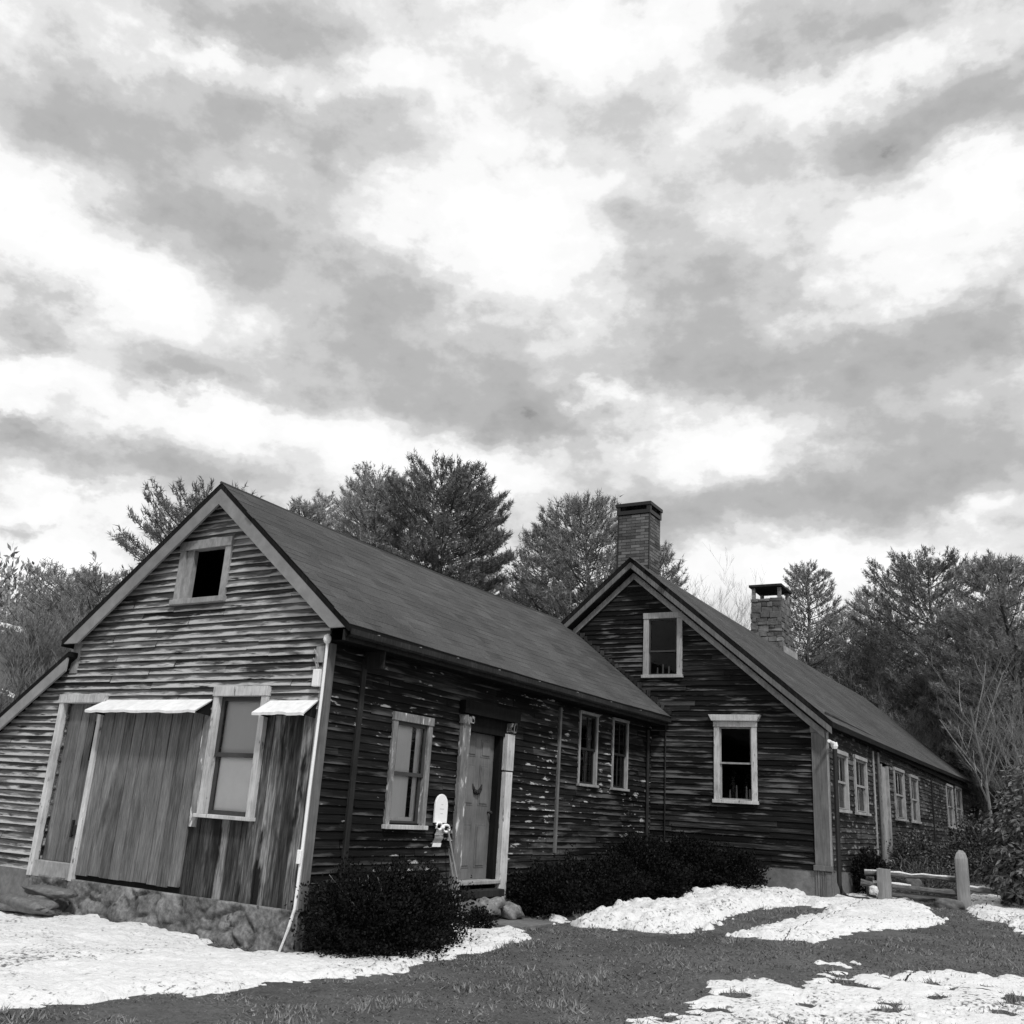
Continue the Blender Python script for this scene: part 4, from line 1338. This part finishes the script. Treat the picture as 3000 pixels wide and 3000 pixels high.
PINES = [
 (-15.5, 11.3, 10.3, 2.7, 'pine with fanned boughs behind the near gable peak', 'needle_dark', .3, 1.3),
 (-17.4, 16.6, 11.8, 1.2, 'small pine tip just right of the near gable peak', 'needle', .5, 1.0),
 (-14.0, 20.8, 14.3, 2.7, 'largest round crowned pine above the middle of the wing roof', 'needle_dark', .40, 2.3),
 (-18.6, 22.4, 15.3, 1.7, 'paler pine pressed against the left of the big round pine', 'needle_pale', .4, 1.1),
 (-20.2, 23.6, 15.2, 1.6, 'loose pale pine second left of the big round pine', 'needle_pale', .35, .9),
 (-23.1, 23.6, 15.0, 1.1, 'thin pale pine standing farthest left of the roof pines', 'needle_pale', .35, .8),
 (-7.7, 21.2, 12.5, 2.4, 'tall feathery pine directly left of the brick chimney', 'needle', .3, 1.4),
 (-10.5, 23.1, 12.1, 1.5, 'shorter pine at the left edge of the chimney pine', 'needle', .3, 1.1),
 (-6.1, 23.8, 11.0, 1.25, 'pine with spreading boughs right of the brick chimney', 'needle', .35, 1.0),
 (-14.0, 28.0, 11.4, 2.0, 'low dark pine in the gap between the roof pines', 'needle_dark', .2, 1.2),
 (-16.9, 28.6, 12.0, 1.8, 'low bushy pine under the right side of the big round pine', 'needle', .2, 1.1),
 (-4.1, 36.4, 13.4, 1.7, 'slender pine just right of the stone chimney', 'needle', .25, 1.2),
 (-2.5, 42.9, 13.6, 1.7, 'pale thin pine between the stone chimney and the tallest right pine', 'needle_pale', .2, .9),
 (-3.4, 40.7, 12.0, 1.6, 'pale low pine behind the roof slope right of the stone chimney', 'needle_pale', .15, .9),
 (1.1, 38.5, 14.4, 3.7, 'tallest dark pine above the far end of the main roof', 'needle_dark', .15, 1.9),
 (4.5, 31.8, 11.9, 2.4, 'tall pine at the right edge of the picture', 'needle', .2, 1.5),
 (-1.3, 41.1, 11.7, 3.0, 'wide pine left of the tallest right pine', 'needle', .12, 1.4),
 (3.2, 35.7, 10.8, 2.7, 'dense pine between the two tallest right pines', 'needle_dark', .12, 1.5),
 (-4.2, 40.5, 10.1, 2.3, 'gray green pine low behind the stone chimney', 'needle', .1, 1.1),
 (4.8, 35.8, 10.1, 2.4, 'lower pine at the right edge under the tall one', 'needle_dark', .1, 1.3),
 (-.7, 40.2, 8.7, 3.0, 'low spreading dark pine over the middle of the main roof', 'needle_dark', .08, 1.3),
 (1.6, 37.5, 8.7, 2.8, 'low dark pine below the tallest right pine', 'needle_dark', .05, 1.3),
 (-2.6, 38.8, 9.4, 2.6, 'low bushy dark pine nearest right of the stone chimney', 'needle_dark', .08, 1.2),
 (-27.9, 14.6, 9.6, 1.8, 'bushy gray tree high on the left slope', 'needle_pale', .1, 1.0),
 (-23.9, 13.4, 8.9, 1.6, 'bushy gray tree on the left slope beside the gable roof', 'needle', .1, 1.1),
 (-32.0, 15.7, 8.3, 1.7, 'smaller bushy tree at the left edge of the slope', 'needle_pale', .05, 1.0),
 (-25.9, 14.2, 8.5, 1.6, 'low bushy tree between the two larger ones on the left slope', 'needle', .05, 1.0),
]
for i, (x, y, zt, rd, lb, mt, cr, dn) in enumerate(PINES):
    pine(x, y, zt, rd, lb, mt, cr, i * 7 + 3, dens=dn, rounded=.42 if 'round' in lb else .6, group='trees on the left slope' if x < -23.5 and y < 17 else 'pines behind the farmhouse')

# ------------------------------------------------------------------ bare trees
def bare(x, y, ztop, label, seed, spread=.45, r0=.09, levels=4, forks=None, group='bare trees behind the farmhouse', mat='pale_bark'):
    rn = random.Random(seed)
    zb = float(gz(x, y))
    t = thing('bare_tree', (x, y, zb), label, 'bare tree', group)
    hgt = ztop - zb
    thin = math.hypot(x - 7.4, y + 8.1) < 40 and x > 3
    tr, tw = MB(), MB()
    def grow(p, d, ln, rad, lv):
        n = 5 if lv == 0 else 3
        pts, rs = [p], [rad]
        for i in range(n):
            d = (d + Vector((rn.uniform(-.14, .14), rn.uniform(-.14, .14), rn.uniform(-.02, .12) if lv else 0))).normalized()
            pts.append(pts[-1] + d * (ln / n)); rs.append(rad * (1 - .55 * (i + 1) / n))
        tn = min(1, max(0, rn.gauss(.5, .2)))
        (tr if lv == 0 else tw).tube(pts, rs, 7 if lv == 0 else (4 if lv < 2 else 3), tn, cap=False)
        if lv >= levels: return
        k = {0: 10, 1: 7, 2: 5, 3: 4}.get(lv, 3)
        if thin and lv: k = max(2, k - 3)
        for j in range(k):
            s = rn.uniform(.3 if lv == 0 else .25, 1.0)
            i = min(n - 1, int(s * n)); q = pts[i].lerp(pts[i + 1], s * n - i)
            a = rn.uniform(0, 6.28)
            sd = Vector((math.cos(a), math.sin(a), 0))
            nd = (d * (1 - spread * .6) + sd * rn.uniform(spread * .8, spread * 1.5) + Vector((0, 0, .35))).normalized()
            grow(q, nd, ln * rn.uniform(.38, .58) * (1.0 if lv else 1.05), max(.005, rs[i] * .55), lv + 1)
    nst = forks or 1
    for k in range(nst):
        a = rn.uniform(0, 6.28)
        d = Vector((math.cos(a) * .14, math.sin(a) * .14, 1)).normalized() if nst > 1 else Vector((rn.uniform(-.06, .06), rn.uniform(-.06, .06), 1)).normalized()
        grow(Vector((x, y, zb - .05)) + Vector((math.cos(a), math.sin(a), 0)) * (.12 if nst > 1 else 0), d, hgt * rn.uniform(.5, .6), r0, 0)
    tr.build('trunk', mat, t)
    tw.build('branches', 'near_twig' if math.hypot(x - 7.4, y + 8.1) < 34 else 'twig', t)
    return t
BARE = [
 (1.8, 36.5, 9.3, 'forked bare tree rising over the far end of the main roof', 3, .10, 2),
 (.4, 37.3, 8.7, 'bare many branched tree left of the forked bare tree', 5, .07, 2),
 (-1.3, 39.1, 8.6, 'pale bare tree over the middle of the main roof', 7, .07, 2),
 (3.8, 29.7, 9.1, 'bare tree with slim trunk right of the far roof end', 9, .08, 1),
 (5.4, 23.0, 7.0, 'nearest bare tree with pale trunk at the right edge', 11, .07, 1),
 (-2.5, 37.8, 9.8, 'hazy bare tree over the roof right of the stone chimney', 13, .06, 2),
 (-4.0, 38.5, 10.3, 'bare tree with upright twigs beside the stone chimney', 15, .06, 2),
 (-10.9, 44.8, 14.7, 'faint bare tree between the two chimneys', 17, .06, 2),
 (-12.5, 46.4, 14.7, 'faint bare tree right beside the brick chimney', 19, .06, 2),
 (-9.3, 43.2, 13.7, 'faint bare tree just left of the stone chimney', 21, .06, 2),
 (-23.2, 10.8, 6.6, 'bare sapling among the bushes on the left slope', 23, .05, 2),
 (-20.8, 10.9, 7.0, 'bare sapling nearest the gable roof on the left slope', 25, .05, 2),
 (-25.3, 11.2, 6.5, 'bare sapling at the left edge of the slope', 27, .05, 2),
 (-12.7, 4.8, 4.0, 'tangled brush close above the left lean-to roof', 51, .03, 4),
 (-13.6, 3.7, 3.6, 'tangled brush at the left picture edge above the lean-to roof', 53, .03, 4),
 (-12.3, 6.4, 4.4, 'upright brush beside the lower end of the gable rake', 55, .03, 4),
 (-18.4, 7.9, 6.2, 'dense brush on the left slope behind the lean-to roof', 57, .04, 4),
 (-20.3, 9.8, 6.0, 'short bare sapling with pale stem above the lean-to roof', 29, .05, 2),
 (5.7, 18.8, 5.4, 'low bare brush above the broadleaf shrub', 31, .04, 3),
 (1.1, 35.4, 6.3, 'low pale brush behind the far roof edge', 33, .04, 3),
 (-6.1, 42.1, 12.2, 'thin bare tree behind the stone chimney', 35, .05, 1),
 (3.0, 34.5, 6.5, 'low bare brush beyond the end wall of the main house', 37, .04, 3),
 (-3.4, 36.5, 7.8, 'pale twiggy brush close behind the roof under the stone chimney', 41, .04, 3),
 (2.2, 37.2, 7.6, 'tangled bare brush left of the right forked tree', 43, .05, 3),
 (-1.6, 37.0, 8.4, 'bare brush with upright stems above the middle of the main roof', 47, .05, 3),
 (-.3, 36.0, 7.2, 'pale twiggy brush low over the middle of the main roof', 39, .04, 3),
]
for x, y, zt, lb, sd, r0, fk in BARE:
    bare(x, y, zt, lb, sd, .5, r0, 4, fk, group='bare saplings on the left slope' if x < -20 and y < 15 else 'bare trees behind the farmhouse')

# far wood closing the view behind the trees one can tell apart
n = 130000
ang = rng.uniform(R(-75), R(25), n)
dist = rng.uniform(58, 85, n)
fx, fy = 7.4 + np.sin(ang) * dist, -8.1 + np.cos(ang) * dist
top = 3.2 + 2.2 * vnoise(ang * 40, ang * 0 + 3, 4) + 1.5 * vnoise(ang * 130, ang * 0 + 8, 6)
fz = gz(fx, fy) + top * rng.random(n) ** .7
P = np.stack([fx, fy, fz], -1)
D_ = rng.normal(0, .5, (n, 3)) + np.array([0, 0, 1.0])
MAT['far_leaf'] = leaf_mat('far_wood', .10, .34, .9, .1)
o = leaves(P, D_, .5, .07, 'far_leaf', 'far_wood', None, rng.random(n))
tag(o, 'dark far wood behind the separate trees', 'wood', kind='stuff')

# ------------------------------------------------------------------ sky
w = bpy.data.worlds.new('World')
scene.world = w
w.use_nodes = True
nt = w.node_tree
N, L = nt.nodes, nt.links
bg = N['Background']
SUN_AZ, SUN_EL = 128.0, 52.0   # degrees, azimuth from +Y towards +X
sky = N.new('ShaderNodeTexSky')
sky.sky_type = 'NISHITA'
sky.sun_disc = False
sky.sun_elevation = R(SUN_EL)
sky.sun_rotation = R(SUN_AZ)
bw = N.new('ShaderNodeRGBToBW')
L.new(sky.outputs[0], bw.inputs[0])
tc = N.new('ShaderNodeTexCoord')
dirv = tc.outputs['Generated']
def wnoise(scale, detail, rough, off=(0, 0, 0), stretch=(1, 1, 1)):
    mp = N.new('ShaderNodeMapping')
    mp.inputs['Location'].default_value = off
    mp.inputs['Scale'].default_value = stretch
    L.new(dirv, mp.inputs['Vector'])
    t = N.new('ShaderNodeTexNoise')
    t.inputs['Scale'].default_value = scale
    t.inputs['Detail'].default_value = detail
    t.inputs['Roughness'].default_value = rough
    L.new(mp.outputs[0], t.inputs['Vector'])
    return t
sep = N.new('ShaderNodeSeparateXYZ'); L.new(dirv, sep.inputs[0])
az = mth(N, L, 'MULTIPLY', mth(N, L, 'ARCTAN2', sep.outputs['X'], sep.outputs['Y']), 57.2958)
el = mth(N, L, 'MULTIPLY', mth(N, L, 'ARCSINE', sep.outputs['Z']), 57.2958)
wp = wnoise(5.0, 6, .58, (3, 1, 0), (1, 1, 1.8))
wp2 = wnoise(5.0, 6, .58, (-7, 4, 2), (1, 1, 1.8))
azw = mth(N, L, 'MULTIPLY_ADD', mth(N, L, 'SUBTRACT', wp.outputs['Fac'], .5), 9.0, az)
elw = mth(N, L, 'MULTIPLY_ADD', mth(N, L, 'SUBTRACT', wp2.outputs['Fac'], .5), 4.5, el)
azd, eld = azw, elw
wp3 = wnoise(17.0, 7, .6, (1, 8, 3), (1, 1, 1.5))
wp4 = wnoise(17.0, 7, .6, (4, -6, 5), (1, 1, 1.5))
azw = mth(N, L, 'MULTIPLY_ADD', mth(N, L, 'SUBTRACT', wp3.outputs['Fac'], .5), 7.5, azw)
elw = mth(N, L, 'MULTIPLY_ADD', mth(N, L, 'SUBTRACT', wp4.outputs['Fac'], .5), 4.2, elw)
WHITE = [(-63.0, 29.4, 3.6, 2.8), (-53.7, 39.4, 4.8, 1.4), (-34.0, 34.0, 8.7, 3.4), (-8.9, 40.7, 8.1, 2.2), (-9.9, 31.5, 6.0, 3.0), (-3.0, 33.9, 2.3, 1.5), (-56.8, 26.9, 2.7, 1.4), (-49.4, 20.3, 7.6, 1.2), (-34.9, 19.5, 6.4, 1.9), (-58.4, 14.5, 2.3, 1.0), (-58.8, 11.2, 3.2, 1.1), (-61.2, 20.3, 1.6, 1.1), (-15.0, 14.0, 6.9, 1.4), (-25.3, 24.3, 1.4, 0.9), (-18.0, 21.2, 5.3, 1.2), (-4.6, 17.1, 2.3, 1.0), (-29.1, 43.7, 7.7, 1.5), (-41.2, 40.8, 4.5, 1.5)]
GRAY = [(-62.2, 34.3, 5.0, 2.9), (-53.5, 41.5, 7.8, 1.4), (-48.6, 37.0, 7.1, 2.1), (-51.9, 30.9, 6.6, 1.9), (-41.1, 29.8, 4.6, 2.9), (-38.4, 24.5, 9.6, 3.1), (-61.7, 23.9, 2.4, 2.4), (-53.5, 22.3, 3.6, 1.4), (-61.3, 18.2, 1.8, 0.8), (-55.5, 17.1, 5.5, 1.3), (-14.0, 42.9, 4.9, 1.5), (-5.0, 37.4, 7.1, 1.7), (-21.3, 30.0, 5.1, 3.2), (-17.3, 25.7, 8.7, 1.8), (-4.9, 26.3, 3.3, 1.7), (-7.9, 21.5, 5.5, 2.0), (-15.5, 18.0, 9.6, 1.7), (-60.2, 13.0, 1.5, 0.7), (-29.7, 22.6, 4.1, 1.6)]
DARK = [(-25.1, 40.3, 2.1, 1.2), (-24.9, 35.1, 1.4, 0.8), (-8.7, 35.7, 1.6, 1.0), (-7.7, 42.6, 1.8, 0.7)]
def blobs(lst, amp, acc, k):
    for (a, e, sa, se) in lst:
        p = mth(N, L, 'MULTIPLY', mth(N, L, 'SUBTRACT', azw, a), 1 / (sa * k))
        q = mth(N, L, 'MULTIPLY', mth(N, L, 'SUBTRACT', elw, e), 1 / (se * k))
        g = mth(N, L, 'MULTIPLY_ADD', q, q, mth(N, L, 'MULTIPLY', p, p))
        g = mth(N, L, 'EXPONENT', mth(N, L, 'MULTIPLY', g, -1.0))
        acc = mth(N, L, 'MULTIPLY_ADD', g, amp, acc)
    return acc
d1 = wnoise(4.6, 9, .58, (0, 0, 0), (1, 1, 1.9))
d2 = wnoise(15.0, 7, .6, (5, 5, 5), (1, 1, 1.5))
acc = mth(N, L, 'MULTIPLY_ADD', mth(N, L, 'SUBTRACT', d1.outputs['Fac'], .5), 1.25, .50)
acc = mth(N, L, 'MULTIPLY_ADD', mth(N, L, 'SUBTRACT', d2.outputs['Fac'], .5), .85, acc)
acc = blobs(GRAY, .43, acc, 1.15)
acc = blobs(WHITE, -.38, acc, 1.15)
azw, elw = azd, eld
acc = blobs(DARK, .38, acc, 1.5)
rp_ = ramp(N, [(0.0, 1.12), (.25, .99), (.37, .81), (.50, .62), (.64, .49), (.80, .42), (1.0, .12)])
rp_.color_ramp.interpolation = 'EASE'
accs = mth(N, L, 'MULTIPLY', acc, .72, None, True)
L.new(accs, rp_.inputs['Fac'])
ten = mth(N, L, 'MULTIPLY', rp_.outputs['Color'], 10.0)
# thin cover: a little of the open sky comes through the cloud
mixv = mth(N, L, 'MULTIPLY_ADD', bw.outputs[0], .03, mth(N, L, 'MULTIPLY', ten, .97))
L.new(mixv, bg.inputs['Color'])
bg.inputs['Strength'].default_value = .1
w.cycles.sampling_method = 'MANUAL'
w.cycles.sample_map_resolution = 512

sl = bpy.data.lights.new('sun', 'SUN')
sl.energy = 2.7
sl.angle = R(6)
so = bpy.data.objects.new('sun', sl)
col.objects.link(so)
sd3 = Vector((math.sin(R(SUN_AZ)) * math.cos(R(SUN_EL)), math.cos(R(SUN_AZ)) * math.cos(R(SUN_EL)), math.sin(R(SUN_EL))))
so.rotation_euler = sd3.to_track_quat('Z', 'Y').to_euler()
so.location = (20, -10, 30)

# ------------------------------------------------------------------ camera
cam = bpy.data.cameras.new('camera')
co = bpy.data.objects.new('camera', cam)
col.objects.link(co)
yaw, pit, rol = -.56148, .30111, .06168
fw = Vector((math.cos(pit) * math.sin(yaw), math.cos(pit) * math.cos(yaw), math.sin(pit)))
rt = Vector((math.cos(yaw), -math.sin(yaw), 0))
up = rt.cross(fw)
c, s = math.cos(rol), math.sin(rol)
r2, u2 = rt * c + up * s, up * c - rt * s
co.matrix_world = Matrix(((r2.x, u2.x, -fw.x, 7.404), (r2.y, u2.y, -fw.y, -8.109), (r2.z, u2.z, -fw.z, 1.126), (0, 0, 0, 1)))
cam.sensor_width = 36
cam.lens = 36 * 2.8094 / 3
cam.clip_end = 2000
scene.camera = co
scene.view_settings.view_transform = 'Standard'
scene.view_settings.look = 'None'
scene.view_settings.exposure = 0
scene.view_settings.gamma = 1
